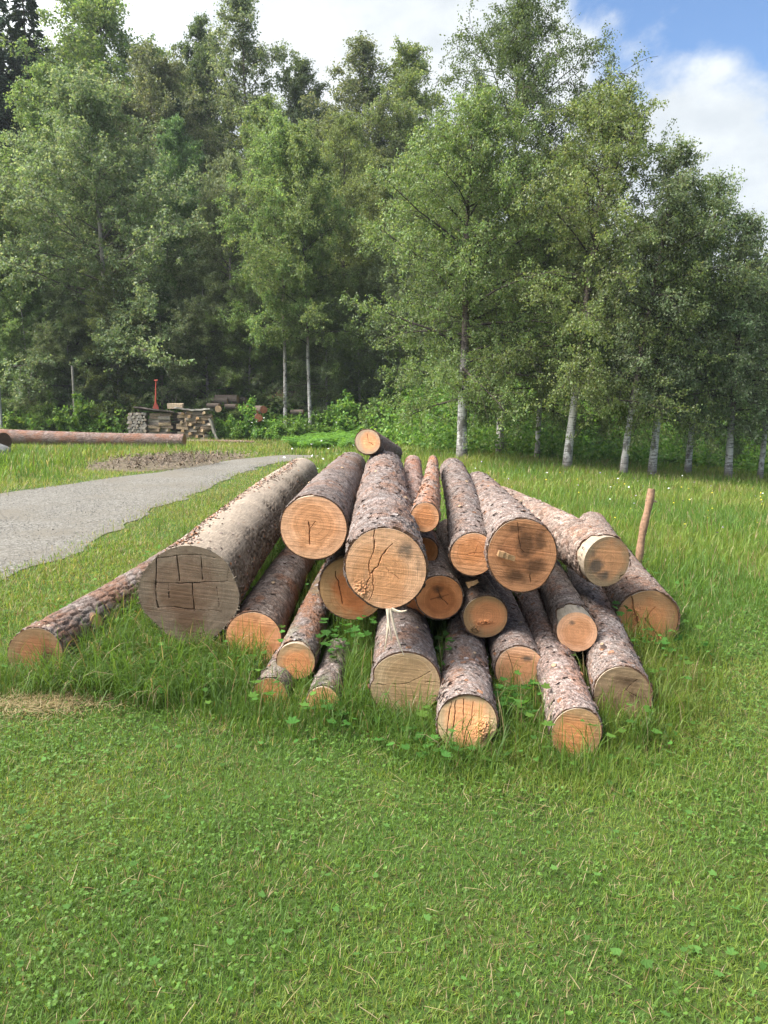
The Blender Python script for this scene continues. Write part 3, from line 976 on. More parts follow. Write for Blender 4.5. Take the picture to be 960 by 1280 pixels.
# knot left by a sawn branch on the lone log
r1_ = [o for o in bpy.data.objects if o.get('label', '').startswith('brown furrowed')][0]
sb = Buf()
base = np.array((0.118, -0.045, 0.52))
dirv = np.array((0.80, -0.25, -0.42))
dirv /= np.linalg.norm(dirv)
tube(sb, [base - dirv * .03, base + dirv * .025, base + dirv * .055], [.075, .062, .052], 14, (0.15, 0.085, 0.055), cap=False)
tube(sb, [base + dirv * .050, base + dirv * .060], [.050, .046], 14, (0.38, 0.24, 0.105))
obj('branch_stub', sb.mesh('branch_stub', WOODCHIP), [c for c in r1_.children if c.name.startswith('bark')][0])
for (key, fz_, a_) in ((5, 1.1, .9), (3, .9, 2.2), (8, .8, 1.9), (12, .9, 1.1), (17, .45, 1.2), (20, .55, 1.9), (19, .35, 2.0), (21, .62, 1.3), (23, .7, 1.5), (14, .9, 1.9), (13, 1.0, 1.6), (22, .5, 1.1), (3, 1.7, 1.3), (8, 1.9, 1.2), (5, 2.1, 1.9)):
    rt_ = LOGS[key]
    rk = float(rt_[2](np.array([a_]), np.array([fz_ / rt_[1]]))[0])
    b = Buf()
    dv = np.array((math.cos(a_), -math.sin(a_), -.35))
    dv /= np.linalg.norm(dv)
    p0 = np.array((rk * math.cos(a_), -rk * math.sin(a_), fz_))
    w_ = .010 + .008 * rng.random()
    tube(b, [p0 - dv * .03, p0 + dv * .004, p0 + dv * (.012 + .016 * rng.random())], [w_ * 2.2, w_ * 1.25, w_ * .8], 9, (.17, .12, .095), cap=False)
    q_ = b.v[-1].reshape(3, 9, 3)[-1]
    b.add(np.concatenate([q_, q_.mean(0, keepdims=True) + dv * .003]), [[i, (i + 1) % 9, 9] for i in range(9)], np.array((.30, .205, .125)))
    obj('branch_stub', b.mesh('branch_stub', WOODCHIP), [c for c in rt_[0].children if c.name.startswith('bark')][0])
# torn splinters under the central log
for k, (x0, dx, ln, bend) in enumerate([(0.015, -0.005, .205, -.015), (0.022, 0.045, .235, .024), (0.03, 0.055, .05, .05), (0.008, .012, .16, .012)]):
    b = Buf()
    y0 = float(rad5(np.array([-UP]), np.array([0.0]))[0]) - 0.012
    q = np.linspace(0, 1, 7)
    if k == 2:
        pts = np.stack([x0 + .075 * q, y0 + .012 * np.sin(q * 3) + .0 * q, -0.012 - .02 * q], -1)
    else:
        pts = np.stack([x0 + dx * q + bend * q * q, y0 + ln * q, -0.010 - .03 * np.sin(q * 2.0)], -1)
    w = np.interp(q, [0, .5, 1], [.0085, .0062, .0024])
    tube(b, pts, w, 5, (0.52, 0.42, 0.31))
    obj('torn_splinter', b.mesh('torn_splinter', WOODCHIP), log5)


def wedge(label, u, v, y, size, rotm, cat='wood chip'):
    d = view_dir(u, v)
    p = d * (y / d[1]) + np.array((0, 0, CAM_H))
    b = Buf()
    lx, ly, lz = size
    n = 8
    V = []
    for i in range(n):
        q = i / (n - 1)
        V += [(-lx / 2 + lx * q, -ly / 2 * (1 - .3 * q), -lz * .5), (-lx / 2 + lx * q, ly / 2 * (1 - .2 * q), -lz * .45), (-lx / 2 + lx * q, ly * .25, lz * (.5 - .35 * q)), (-lx / 2 + lx * q, -ly * .35, lz * (.45 - .2 * q))]
    V = np.array(V) + rng.normal(0, .0015, (n * 4, 3))
    f = []
    for i in range(n - 1):
        for j in range(4):
            f.append([i * 4 + j, i * 4 + (j + 1) % 4, i * 4 + 4 + (j + 1) % 4, i * 4 + 4 + j])
    f += [[0, 1, 2, 3], [n * 4 - 4, n * 4 - 3, n * 4 - 2, n * 4 - 1]]
    b.add(V @ np.array(rotm.to_3x3()).T, f, np.array((0.26, 0.150, 0.072)))
    o = obj('wood_wedge', b.mesh('wood_wedge', WOODCHIP), None, p)
    tag(o, label, cat)


wedge('split wood wedge sticking out from the face of the dark-stained log', 633, 694, 4.105, (.095, .05, .034), Matrix.Rotation(R(16), 4, 'Y'))
wedge('little yellow wood wedge jammed below the orange end of the long straight log', 590, 728, 4.33, (.07, .05, .03), Matrix.Rotation(R(-25), 4, 'Y'))

# stake driven in on the right
b = Buf()
d0 = view_dir(797, 704)
yb = 6.80
p_mid = d0 * (yb / d0[1]) + np.array((0, 0, CAM_H))
d1 = view_dir(814, 611)
p_top = d1 * (6.88 / d1[1]) + np.array((0, 0, CAM_H))
ax_ = (p_mid - p_top)
p_bot = p_mid + ax_ * ((p_mid[2] + 0.03) / -ax_[2])
q = np.linspace(0, 1, 22)
pts = p_bot[None] * (1 - q)[:, None] + p_top[None] * q[:, None]
pts[:, 0] += 0.006 * np.sin(q * 9)
st = thing('wooden_stake', 'thin leaning stake of peeled orange-brown wood standing at the right of the pile', 'stake', tuple(p_bot))
tube(b, pts - p_bot, .034 + .003 * np.sin(q * 23), 12, (0.26, 0.150, 0.090))
obj('pole', b.mesh('stake_pole', plain_mat('peeled_stake', .75, 38, .55, .5, .004), True), st)
b = Buf()
ns = pts[18] - p_bot
tube(b, [ns + (0.015, -.01, 0), ns + (.045, -.012, .012), ns + (.062, -.012, .004)], [.014, .010, .006], 7, (0.24, 0.17, 0.11))
obj('knot_stub', b.mesh('stake_knot', WOODCHIP), st)
b = Buf()
ns = pts[18] - p_bot
tube(b, [ns + (-.015, -.01, 0), ns + (-.036, -.012, .02)], [.011, .005], 7, (0.24, 0.17, 0.11))
obj('knot_stub', b.mesh('stake_knot', WOODCHIP), st)

# ------------------------------------------------------------------ grass
GRASS = leaf_mat('grass_blades', 0.5, 0.5, 0.3)
G_GREEN = np.array([(0.138, 0.216, 0.031), (0.172, 0.240, 0.039), (0.100, 0.182, 0.031), (0.208, 0.250, 0.053), (0.234, 0.246, 0.070)])
G_STRAW = np.array([(0.30, 0.235, 0.12), (0.38, 0.30, 0.17), (0.24, 0.16, 0.075)])


def grass_cols(x, y, dry, lush=0.0):
    n = len(x)
    pat = fbm(x * 0.7, y * 0.7, 51, 4)
    fine = fbm(x * 5, y * 5, 52, 3)
    idx = np.clip((pat - 0.5) * 7 + 1.7 + rng.normal(0, 1.0, n) - lush * 1.4 + (fine - .5) * 3, 0, 4).astype(int)
    # order from deep green to yellow green
    order = np.array([2, 0, 1, 3, 4])
    c = G_GREEN[order[idx]] * (0.70 + 0.6 * rng.random(n))[:, None]
    d = rng.random(n) < dry
    c[d] = G_STRAW[rng.integers(0, 3, d.sum())] * (0.7 + 0.6 * rng.random(d.sum()))[:, None]
    return c


def blades(buf, x, y, z, h, w, lean, az, cols, seg=2, curl=0.5):
    """curved tapering blades; lean in radians from upright"""
    n = len(x)
    base = np.stack([x, y, z], -1)
    fwd = np.stack([np.cos(az), np.sin(az), np.zeros(n)], -1)
    tw = az + PI / 2 + rng.normal(0, .5, n)
    side = np.stack([np.cos(tw), np.sin(tw), np.zeros(n)], -1)
    P = [base]
    p = base
    for k in range(seg):
        ang = lean * (1 + curl * (k - (seg - 1) * .4))
        step = h / seg
        p = p + fwd * (np.sin(ang) * step)[:, None] + np.array((0, 0, 1.0)) * (np.cos(ang) * step)[:, None]
        P.append(p)
    V = []
    for k in range(seg):
        ww = (w * (1 - .28 * k / seg) / 2)[:, None]
        V += [P[k] - side * ww, P[k] + side * ww]
    V.append(P[-1])
    k = 2 * seg + 1
    V = np.stack(V, 1).reshape(-1, 3)
    cc = np.repeat(cols, k, 0)
    off = (np.arange(n) * k)[:, None, None]
    n0 = buf.n
    if seg > 1:
        q = np.array([[2 * i, 2 * i + 1, 2 * i + 3, 2 * i + 2] for i in range(seg - 1)])
        buf.add(V, (q[None] + off).reshape(-1, 4), cc)
        buf.n = n0
        tri = (np.array([[2 * seg - 2, 2 * seg - 1, 2 * seg]])[None] + off).reshape(-1, 3)
        buf.l.append((tri + n0).astype(np.int32).ravel())
        buf.s.append(np.full(len(tri), 3, np.int32))
        buf.m.append(np.zeros(len(tri), np.int32))
        buf.n = n0 + len(V)
    else:
        buf.add(V, (np.array([[0, 1, 2]])[None] + off).reshape(-1, 3), cc)
    return P


DIRT_C = (-5.6, 20.4)


def dirt_mask(x, y):
    u = (x - DIRT_C[0] - 0.10 * (y - DIRT_C[1])) / 1.55
    v = (y - DIRT_C[1]) / 3.0
    return np.hypot(u, v) + 0.9 * (fbm(x * .9, y * .9, 61, 4) - .5)


def meadow(x, y):
    """how tall the unmown grass stands: 0 mown, 1 meadow"""
    m = smooth(4.4, 7.0, y - 0.35 * (x - 1.9) + 0.8 * (fbm(x * .8, y * .8, 71, 3) - .5)) * smooth(.6, 2.6, x)
    m = np.maximum(m, smooth(9.0, 12.0, y) * smooth(-2.7, -1.2, x))
    m = np.maximum(m, 0.55 * smooth(19.0, 24.0, y))
    return m


def sample_band(y0, y1, dens, margin=1.3):
    ym = rng.random(int(dens * (y1 - y0) * (1.16 * (y0 + y1) / 2 + 2 * margin)))
    a, b = 1.16 * y0 / 2 + margin, 1.16 * y1 / 2 + margin
    yy = y0 + (y1 - y0) * ym
    hw = 1.16 * yy / 2 + margin
    keep = rng.random(len(yy)) < hw / max(a, b)
    yy = yy[keep]
    hw = hw[keep]
    return (rng.random(len(yy)) * 2 - 1) * hw, yy


lawn = Buf()
bands = [(1.0, 1.7, 21000), (1.7, 2.5, 20000), (2.5, 3.4, 16000), (3.4, 4.6, 10000), (4.6, 6.2, 6000), (6.2, 8.5, 3400), (8.5, 12, 1700), (12, 17, 850), (17, 24, 420), (24, 34, 190)]
for (y0, y1, dens) in bands:
    x, y = sample_band(y0, y1, dens)
    ok = ~on_road(x + rng.normal(0, .15, len(x)) * (1 + .4 * fbm(x * 3, y * 3, 59, 2)), y)
    ok &= ~((dirt_mask(x, y) < 1.0) & (rng.random(len(x)) < .93))
    ok &= ~((y > 31.5 - 7.5 * smooth(-2, 3, x) + 5))
    saw = np.hypot((x + 1.80) / .42, (y - 3.92) / .30) + .6 * (fbm(x * 6, y * 6, 66, 3) - .5)
    ok &= ~((saw < .8) & (rng.random(len(x)) < .5))
    x, y, saw = x[ok], y[ok], saw[ok]
    md = meadow(x, y)
    patch = fbm(x * 1.6, y * 1.6, 55, 4)
    h = (0.020 + 0.024 * patch) * (0.55 + 0.9 * rng.random(len(x)))
    verge = smooth(-2.2, -3.0, x) * smooth(3.0, 5.0, y)
    lf = smooth(-1.2, -2.0, x) * smooth(3.6, 5.0, y)
    far_l = smooth(-5.0, -7.0, x) * smooth(10, 13, y)
    h = h * (1 + .5 * verge + .35 * lf) + 0.10 * far_l * rng.random(len(x))
    h = h + md * (0.04 + 0.10 * rng.random(len(x)) ** 1.5)
    h = h * (1 + .5 * smooth(6.5, 14, y) * md)
    pd = pile_dist(x, y)
    h = h + 0.09 * smooth(.45, .05, pd) * rng.random(len(x))
    wmul = np.maximum(1, y / 3.0) ** 0.95
    w = (0.0018 + 0.0022 * rng.random(len(x))) * wmul
    lean = np.abs(rng.normal(.75, .38, len(x))) * (1 - .35 * md)
    az = rng.random(len(x)) * 2 * PI
    dry = 0.055 + .02 * md + .08 * smooth(.5, .7, fbm(x * 2.5, y * 2.5, 56, 3)) + .65 * smooth(1.0, .5, saw) + .12 * lf
    c = grass_cols(x, y, np.clip(dry, 0, 1), -.05 * md - .6 * lf)
    z = ground_h(x, y) - .003
    P = np.stack([x, y, z + h * .6], -1)
    ok = ~inside_logs(P, .004)
    sel = lambda q: q[ok]
    blades(lawn, x[ok], y[ok], z[ok], h[ok], w[ok], lean[ok], az[ok], c[ok], 2 if y1 < 9 else 1)
# pale dry stalks and clippings lying in the lawn
x, y = sample_band(1.0, 5.0, 130)
nn = len(x)
blades(lawn, x, y, ground_h(x, y) + .012 + .02 * rng.random(nn), .04 + .09 * rng.random(nn) ** 2, .0016 + .0014 * rng.random(nn), np.full(nn, 1.5) + rng.normal(0, .07, nn), rng.random(nn) * 2 * PI,
       G_STRAW[rng.integers(0, 3, nn)] * (0.8 + .6 * rng.random(nn))[:, None], 2, 0.05)
# a patch of dry clippings in front of the lone log
nn = 1500
x = -1.78 + rng.normal(0, .20, nn)
y = 3.86 + rng.normal(0, .10, nn)
blades(lawn, x, y, ground_h(x, y) + .012 + .035 * rng.random(nn), .03 + .06 * rng.random(nn), .0022 + .002 * rng.random(nn), np.full(nn, 1.45) + rng.normal(0, .15, nn), rng.random(nn) * 2 * PI,
       G_STRAW[rng.integers(0, 2, nn)] * (0.8 + .5 * rng.random(nn))[:, None], 2, 0.05)
o = obj('lawn_grass', lawn.mesh('lawn_grass', GRASS))
o['kind'] = 'stuff'

# clover and little round leaves in the lawn
clover = Buf()
hexa = np.array([(math.cos(a) * (1.0 if k % 2 else .92), math.sin(a) * .85 + .8, .12 * abs(math.sin(a))) for k, a in enumerate(np.linspace(0, 2 * PI, 8, endpoint=False))])
for (y0, y1, dens) in [(1.0, 1.8, 2600), (1.8, 2.8, 2300), (2.8, 4.2, 1500), (4.2, 7, 500)]:
    x, y = sample_band(y0, y1, dens)
    pt = fbm(x * 1.3 + 5, y * 1.3, 57, 4)
    ok = (rng.random(len(x)) < smooth(.36, .62, pt) + .12) & ~on_road(x, y)
    x, y = x[ok], y[ok]
    z = ground_h(x, y) + .014 + .026 * rng.random(len(x))
    ok = ~inside_logs(np.stack([x, y, z], -1), .01)
    x, y, z = x[ok], y[ok], z[ok]
    az0 = rng.random(len(x)) * 2 * PI
    cc = np.array((0.092, 0.182, 0.032)) * (0.65 + .7 * rng.random(len(x)))[:, None] + np.array((.03, .025, .004)) * rng.random(len(x))[:, None]
    sc = (.0026 + .0028 * rng.random(len(x))) * max(1, y0 / 2.5)
    for k in range(3):
        scatter(clover, hexa, [list(range(8))], np.stack([x, y, z], -1), rot_zx(az0 + k * 2.094, rng.normal(.1, .35, len(x))), sc, cc)
o = obj('clover', clover.mesh('clover', GRASS))
o['kind'] = 'stuff'

# lobed weed leaves
lob = []
for k in range(15):
    a = -2.35 + 4.7 * k / 14
    rr = [1.0, .62, .82][k % 3] if k not in (0, 14) else .5
    lob.append((rr * math.sin(a), rr * math.cos(a) + .35, .10 * rr * (1 if k % 3 == 0 else .3)))
lob = np.array([(0, 0, 0)] + lob)
lobf = [[0, i, i + 1] for i in range(1, 15)]
weeds = Buf()


def lobed(x, y, z, s, cols, tilt=.35):
    P = np.stack([x, y, z], -1)
    ok = ~inside_logs(P, .015)
    n = int(ok.sum())
    M = rot_zx(rng.random(n) * 2 * PI, rng.normal(0, tilt, n))
    scatter(weeds, lob, lobf, P[ok], M, s[ok], cols[ok])
    Q = P[ok]
    # leaf stalks
    blades(weeds, Q[:, 0], Q[:, 1], ground_h(Q[:, 0], Q[:, 1]), np.maximum(.005, Q[:, 2] - ground_h(Q[:, 0], Q[:, 1])), np.full(n, .003), np.full(n, .05), rng.random(n) * 6.28, np.tile((.10, .16, .04), (n, 1)), 1)


# in the lawn, flat rosettes
x, y = sample_band(1.1, 6.0, 30)
ok = ~on_road(x, y)
x, y = x[ok], y[ok]
lobed(x, y, ground_h(x, y) + .02 + .025 * rng.random(len(x)), .009 + .012 * rng.random(len(x)), np.array((.080, .165, .036)) * (.8 + .5 * rng.random(len(x)))[:, None])
# round and between the low logs
nw = 3600
x = rng.uniform(-2.4, 2.6, nw)
y = rng.uniform(3.1, 8.5, nw)
pdv = pile_dist(x, y)
cl = fbm(x * 3, y * 3, 81, 3)
ok = (pdv < .34 * (.3 + cl)) & (cl > .36) & (rng.random(nw) < .75)
x, y = x[ok], y[ok]
lobed(x, y, ground_h(x, y) + .03 + .19 * rng.random(len(x)) ** 1.3, .013 + .022 * rng.random(len(x)), np.array((.058, .140, .026)) * (.65 + .8 * rng.random(len(x)))[:, None] + np.array((.03, .02, 0)) * rng.random(len(x))[:, None], .4)
# clumps seen in the gaps of the pile
for (u, v, yy, cnt, hh, spread) in [(300, 835, 4.25, 26, .16, .13), (395, 800, 4.4, 40, .25, .16), (440, 800, 4.4, 60, .32, .18), (655, 885, 3.75, 60, .16, .16), (630, 880, 3.75, 30, .13, .1), (770, 760, 4.9, 30, .26, .10), (800, 800, 4.62, 24, .16, .16), (690, 790, 4.4, 24, .2, .1), (540, 930, 3.3, 34, .10, .18), (200, 830, 4.1, 40, .12, .3), (560, 800, 4.2, 26, .26, .1), (850, 790, 4.7, 24, .12, .2), (420, 905, 3.6, 36, .1, .3)]:
    xc_ = at(u, yy)
    x = xc_ + rng.normal(0, spread * .7, cnt)
    y = yy + rng.normal(0, spread * .6, cnt)
    lobed(x, y, ground_h(x, y) + hh * (.25 + .8 * rng.random(cnt)), .015 + .022 * rng.random(cnt), np.array((.056, .145, .026)) * (.75 + .7 * rng.random(cnt))[:, None], .45)
o = obj('low_weeds', weeds.mesh('low_weeds', leaf_mat('weed_leaves', .45, .7, .12)))
o['kind'] = 'stuff'

# long unmown grass round and inside the pile
lg = Buf()


def long_grass(x, y, h, lean, w=.0042, lush=.9, dry=.05, az=None, curl=.9):
    n = len(x)
    if az is None:
        az = rng.random(n) * 2 * PI
    c = grass_cols(x, y, np.full(n, dry), lush) * .82
    z = ground_h(x, y)
    # drop blades that would run through a log
    bad = np.zeros(n, bool)
    for f in (.03, .35, .6, .85):
        a = lean * (.5 + f * .7)
        P = np.stack([x + np.cos(az) * np.sin(a) * h * f, y + np.sin(az) * np.sin(a) * h * f, z + np.cos(a) * h * f], -1)
        bad |= inside_logs(P, .002)
    k = ~bad
    blades(lg, x[k], y[k], z[k], h[k], w * (.6 + .7 * rng.random(k.sum())), lean[k], az[k], c[k], 4, curl)


n = 60000
x = rng.uniform(-2.6, 2.7, n)
y = rng.uniform(3.0, 9.2, n)
pdv = pile_dist(x, y)
lim = .16 + .22 * fbm(x * 2.2, y * 2.2, 85, 3)
k = (pdv < lim) & (rng.random(n) < smooth(1.15, .2, pdv / lim)) & ~((y < 3.35) & (x > .95))
x, y = x[k], y[k]
hh = (.09 + .22 * rng.random(len(x)) ** 1.2) * smooth(1.25, .25, pile_dist(x, y) / (.16 + .22 * fbm(x * 2.2, y * 2.2, 85, 3)) * .8 + .1)
long_grass(x, y, np.maximum(.05, hh), np.abs(rng.normal(.42, .3, len(x))))
# tangled bed between the lone log and the bleached log, flopping towards the camera
n = 9500
x = rng.uniform(-1.95, -.55, n)
y = rng.uniform(3.72, 5.6, n)
k = (x < -.35 - .25 * (y - 3.7)) & (y > 3.85 + .22 * np.abs(x + 1.2) - .1 * rng.random(n))
x, y = x[k], y[k]
long_grass(x, y, .14 + .26 * rng.random(len(x)), np.abs(rng.normal(.75, .35, len(x))), .0046, .8, .10, -PI / 2 + rng.normal(0, 1.1, len(x)), .8)
# tufts in front of single ends and in the gaps
for (u, v, yy, cnt, hh, spread) in [(270, 870, 3.95, 500, .24, .16), (330, 915, 3.60, 260, .12, .16), (300, 880, 3.75, 260, .16, .14), (430, 870, 3.70, 420, .22, .12), (470, 905, 3.55, 300, .14, .14), (455, 800, 4.0, 500, .32, .16), (410, 800, 4.25, 360, .30, .12), (555, 840, 3.95, 420, .34, .09), (570, 800, 4.15, 200, .30, .06), (640, 920, 3.40, 260, .13, .12), (670, 880, 3.7, 360, .18, .12), (765, 920, 3.45, 420, .20, .12), (830, 890, 3.75, 420, .20, .14), (850, 850, 4.1, 420, .20, .16), (690, 780, 4.45, 200, .25, .06), (760, 760, 4.8, 360, .30, .12), (30, 850, 4.08, 420, .22, .13), (90, 840, 4.08, 260, .18, .1), (860, 810, 4.6, 300, .2, .14), (720, 960, 3.2, 220, .09, .12), (590, 955, 3.22, 240, .09, .14), (500, 900, 3.6, 300, .12, .16), (780, 900, 3.55, 200, .14, .1), (140, 800, 4.5, 500, .26, .12)]:
    x = at(u, yy) + rng.normal(0, spread, cnt)
    y = yy + rng.normal(0, spread * .7, cnt)
    long_grass(x, y, hh * (.45 + .7 * rng.random(cnt)), np.abs(rng.normal(.38, .26, cnt)))
# wild strip along the road and single tall stems
n = 900
y = rng.uniform(5.0, 14, n)
x = -3.1 + rng.normal(0, .28, n) + .3
long_grass(x, y, .06 + .12 * rng.random(n), np.abs(rng.normal(.4, .25, n)), .005, 0, .15)
for (u, yy, hh) in [(197, 8.6, .42), (232, 8.2, .52), (205, 7.6, .36), (290, 10, .30), (330, 12, .35), (240, 8.0, .3)]:
    x = at(u, yy) + rng.normal(0, .02, 5)
    y = yy + rng.normal(0, .03, 5)
    long_grass(x, y, hh * (.5 + .5 * rng.random(5)), np.abs(rng.normal(.10, .07, 5)), .006, .6, 0)
o = obj('long_grass', lg.mesh('long_grass', GRASS))
o['kind'] = 'stuff'

# meadow: taller tufts with seed stalks
mg = Buf()
for (y0, y1, dens) in [(4.6, 7, 500), (7, 11, 420), (11, 17, 260), (17, 25, 130)]:
    x, y = sample_band(y0, y1, dens)
    md = meadow(x, y)
    ok = (rng.random(len(x)) < md * (.25 + 1.1 * smooth(.4, .65, fbm(x * .9, y * .9, 91, 3)))) & ~on_road(x, y)
    x, y = x[ok], y[ok]
    h = .10 + .17 * rng.random(len(x)) ** 1.4
    pts_ = np.stack([x, y, ground_h(x, y) + h * .5], -1)
    ok = ~inside_logs(pts_, .03)
    x, y, h = x[ok], y[ok], h[ok]
    n = len(x)
    blades(mg, x, y, ground_h(x, y), h, .004 * np.maximum(1, y / 3.8), np.abs(rng.normal(.32, .22, n)), rng.random(n) * 6.28, grass_cols(x, y, .09, -.3) * 1.05, 3, .9)
# clumps of tall grass left of the road and by the stump
for (x0, x1, y0, y1, cnt) in [(-14, -6.8, 14.5, 24, 5200), (-12, -8, 18, 24, 2500)]:
    x = rng.uniform(x0, x1, cnt)
    y = rng.uniform(y0, y1, cnt)
    ok = ~on_road(x - .3, y) & (dirt_mask(x, y) > 1.05) & (fbm(x * .8, y * .8, 93, 3) > .45)
    x, y = x[ok], y[ok]
    n = len(x)
    blades(mg, x, y, ground_h(x, y), .12 + .25 * rng.random(n), np.full(n, .02), np.abs(rng.normal(.35, .22, n)), rng.random(n) * 6.28, grass_cols(x, y, .06, .4), 3, .9)
o = obj('meadow_grass', mg.mesh('meadow_grass', GRASS))
o['kind'] = 'stuff'

# small flowers in the meadow
FLOWER = plain_mat('petals', .6, 50, .1, .1, .002)
fl = Buf()
pet = np.array([(math.cos(a) * (1 if k % 2 == 0 else .5), math.sin(a) * (1 if k % 2 == 0 else .5), 0) for k, a in enumerate(np.linspace(0, 2 * PI, 10, endpoint=False))])
for (cnt, colr, x0, x1, y0, y1, hz, s0) in [(170, (.55, .42, .02), 1.8, 9, 6, 15, .26, .013), (60, (.33, .23, .42), 1.8, 9, 8, 17, .25, .014), (50, (.5, .51, .46), 1.5, 11, 8, 19, .33, .018), (26, (.72, .74, .66), -2.2, .4, 13, 22, .5, .03), (26, (.6, .61, .52), -5, 3, 24, 29, .9, .04)]:
    x = rng.uniform(x0, x1, cnt)
    y = rng.uniform(y0, y1, cnt)
    z = ground_h(x, y) + hz * (.7 + .5 * rng.random(cnt))
    s = s0 * (.7 + .6 * rng.random(cnt))
    ok = ~inside_logs(np.stack([x, y, z], -1), .03) & ~on_road(x, y)
    x, y, z, s = x[ok], y[ok], z[ok], s[ok]
    n = len(x)
    scatter(fl, pet, [list(range(10))], np.stack([x, y, z], -1), rot_zx(rng.random(n) * 6.28, rng.normal(.5, .3, n)), s, np.tile(colr, (n, 1)))
    blades(fl, x, y, ground_h(x, y), z - ground_h(x, y), np.full(n, .004), np.full(n, .01), rng.random(n), np.tile((.09, .15, .03), (n, 1)), 1)
o = obj('meadow_flowers', fl.mesh('meadow_flowers', FLOWER))
o['kind'] = 'stuff'

# loose stones on the road, bark litter on the bare patch
STONE = plain_mat('grit', .9, 60, .35, .5, .004)
octa = np.array([(1, 0, 0), (0, 1, 0), (-1, 0, 0), (0, -1, 0), (0, 0, .7), (0, 0, -.7)])
octf = [[0, 1, 4], [1, 2, 4], [2, 3, 4], [3, 0, 4]]
gr = Buf()
n = 26000
y = 5.2 + 14 * rng.random(n) ** 1.5
x = np.interp(y, ry, rf) + (np.interp(y, ry, rn) - np.interp(y, ry, rf)) * rng.random(n) + rng.normal(0, .12, n)
k = x > -9.5
x, y = x[k], y[k]
n = len(x)
scatter(gr, octa, octf, np.stack([x, y, ground_h(x, y) + .018 + .012 * rng.random(n)], -1), rot_zx(rng.random(n) * 6.28, rng.normal(0, .4, n)), np.stack([.004 + .010 * rng.random(n) ** 2, .004 + .009 * rng.random(n) ** 2, .003 + .007 * rng.random(n)], -1),
        np.array((.16, .152, .137)) * (.55 + .9 * rng.random(n))[:, None])
o = obj('loose_gravel', gr.mesh('loose_gravel', STONE))
o['kind'] = 'stuff'

db = Buf()
gx, gy = np.meshgrid(np.linspace(-7.6, -3.2, 70), np.linspace(16.4, 24.2, 100), indexing='ij')
dm = dirt_mask(gx, gy)
V = np.stack([gx, gy, ground_h(gx, gy) + .016 + .11 * smooth(1.0, .3, dm) * .6 * (fbm(gx * 2.2, gy * 2.2, 62, 4)) - .25 * smooth(1.0, 1.3, dm)], -1)
ii, jj = np.meshgrid(np.arange(69), np.arange(99), indexing='ij')
db.add(V.reshape(-1, 3), np.stack([ii * 100 + jj, (ii + 1) * 100 + jj, (ii + 1) * 100 + jj + 1, ii * 100 + jj + 1], -1).reshape(-1, 4), np.array((.115, .090, .058)))
o = obj('bare_soil', db.mesh('bare_soil', plain_mat('bare_soil', .95, 6, .5, .8, .03), True))
o['kind'] = 'structure'
lt = Buf()
n = 4200
x = DIRT_C[0] + rng.normal(0, 1.0, n)
y = DIRT_C[1] + rng.normal(0, 1.8, n)
k = dirt_mask(x, y) < 1.12
x, y = x[k], y[k]
n = len(x)
sh = np.array([(-.5, -.5, 0), (.5, -.5, .1), (.45, .5, .02), (-.5, .5, .12)])
scatter(lt, sh, [[0, 1, 2, 3]], np.stack([x, y, ground_h(x, y) + .05 + .06 * rng.random(n)], -1), rot_zx(rng.random(n) * 6.28, rng.normal(0, .4, n)), np.stack([.010 + .022 * rng.random(n), .04 + .09 * rng.random(n), .03 + 0 * x], -1),
        np.array([(.15, .115, .085), (.20, .155, .115), (.10, .07, .05), (.16, .11, .07)])[rng.integers(0, 4, n)] * (.6 + .6 * rng.random(n))[:, None])
o = obj('bark_litter', lt.mesh('bark_litter', plain_mat('bark_litter', .9, 40, .3, .4, .004)))
o['kind'] = 'stuff'

# ------------------------------------------------------------------ trees
def birch_bark():
    t = NT('birch_bark')
    co = t.objco()
    geo = t.attr().outputs['Color']
    off = t.n('ShaderNodeCombineXYZ')
    t.set(off, 2, t.math('MULTIPLY', t.rnd(), 61.0))
    z = t._sep(co)[2]
    co = t.vmath('ADD', co, off.outputs[0])
    n1 = t.noise(t.mapping(co, (3, 3, 26)), 1.6, 5, 0.65)
    n2 = t.noise(t.mapping(co, (5, 5, 3)), 1.0, 5, 0.6)
    marks = t.range(n1, .52, .60)
    dark = t.range(n2, .52, .62)
    c = t.mix(t.noise(co, 9, 4, .6), (.56, .53, .49), (.34, .31, .28))
    c = t.mix(t.math('MULTIPLY', marks, .85), c, (.05, .042, .036))
    c = t.mix(t.math('MULTIPLY', dark, .85), c, (.085, .072, .06))
    foot = t.range(t.math('ADD', z, t.math('MULTIPLY', t.math('SUBTRACT', n2, .5), 1.1)), .55, .1)
    c = t.mix(t.math('MULTIPLY', foot, .8), c, (.10, .08, .065))
    c = t.mix(1.0, c, geo, 'MULTIPLY')
    return t.out(c, .8, t.bump(t.math('ADD', n1, n2), .5, .01), .2)


BIRCH_BARK = birch_bark()
DARK_BARK = plain_mat('tree_bark', .9, 14, .5, .6, .02)
BIRCH_LEAF = leaf_mat('birch_leaves', .5, .42, .4, 1.42, .20, (1.22, 1.10, 1.22))
WOOD_LEAF = leaf_mat('broad_leaves', .5, .5, .35, 1.45, .42, (1.22, 1.10, 1.22))
NEEDLE = leaf_mat('spruce_needles', .15, .55, .25, 1.35, .3)
BUSH_LEAF = leaf_mat('bush_leaves', .5, .45, .3, 1.5, .3)


def unit(v):
    return v / (np.linalg.norm(v, axis=-1, keepdims=True) + 1e-9)


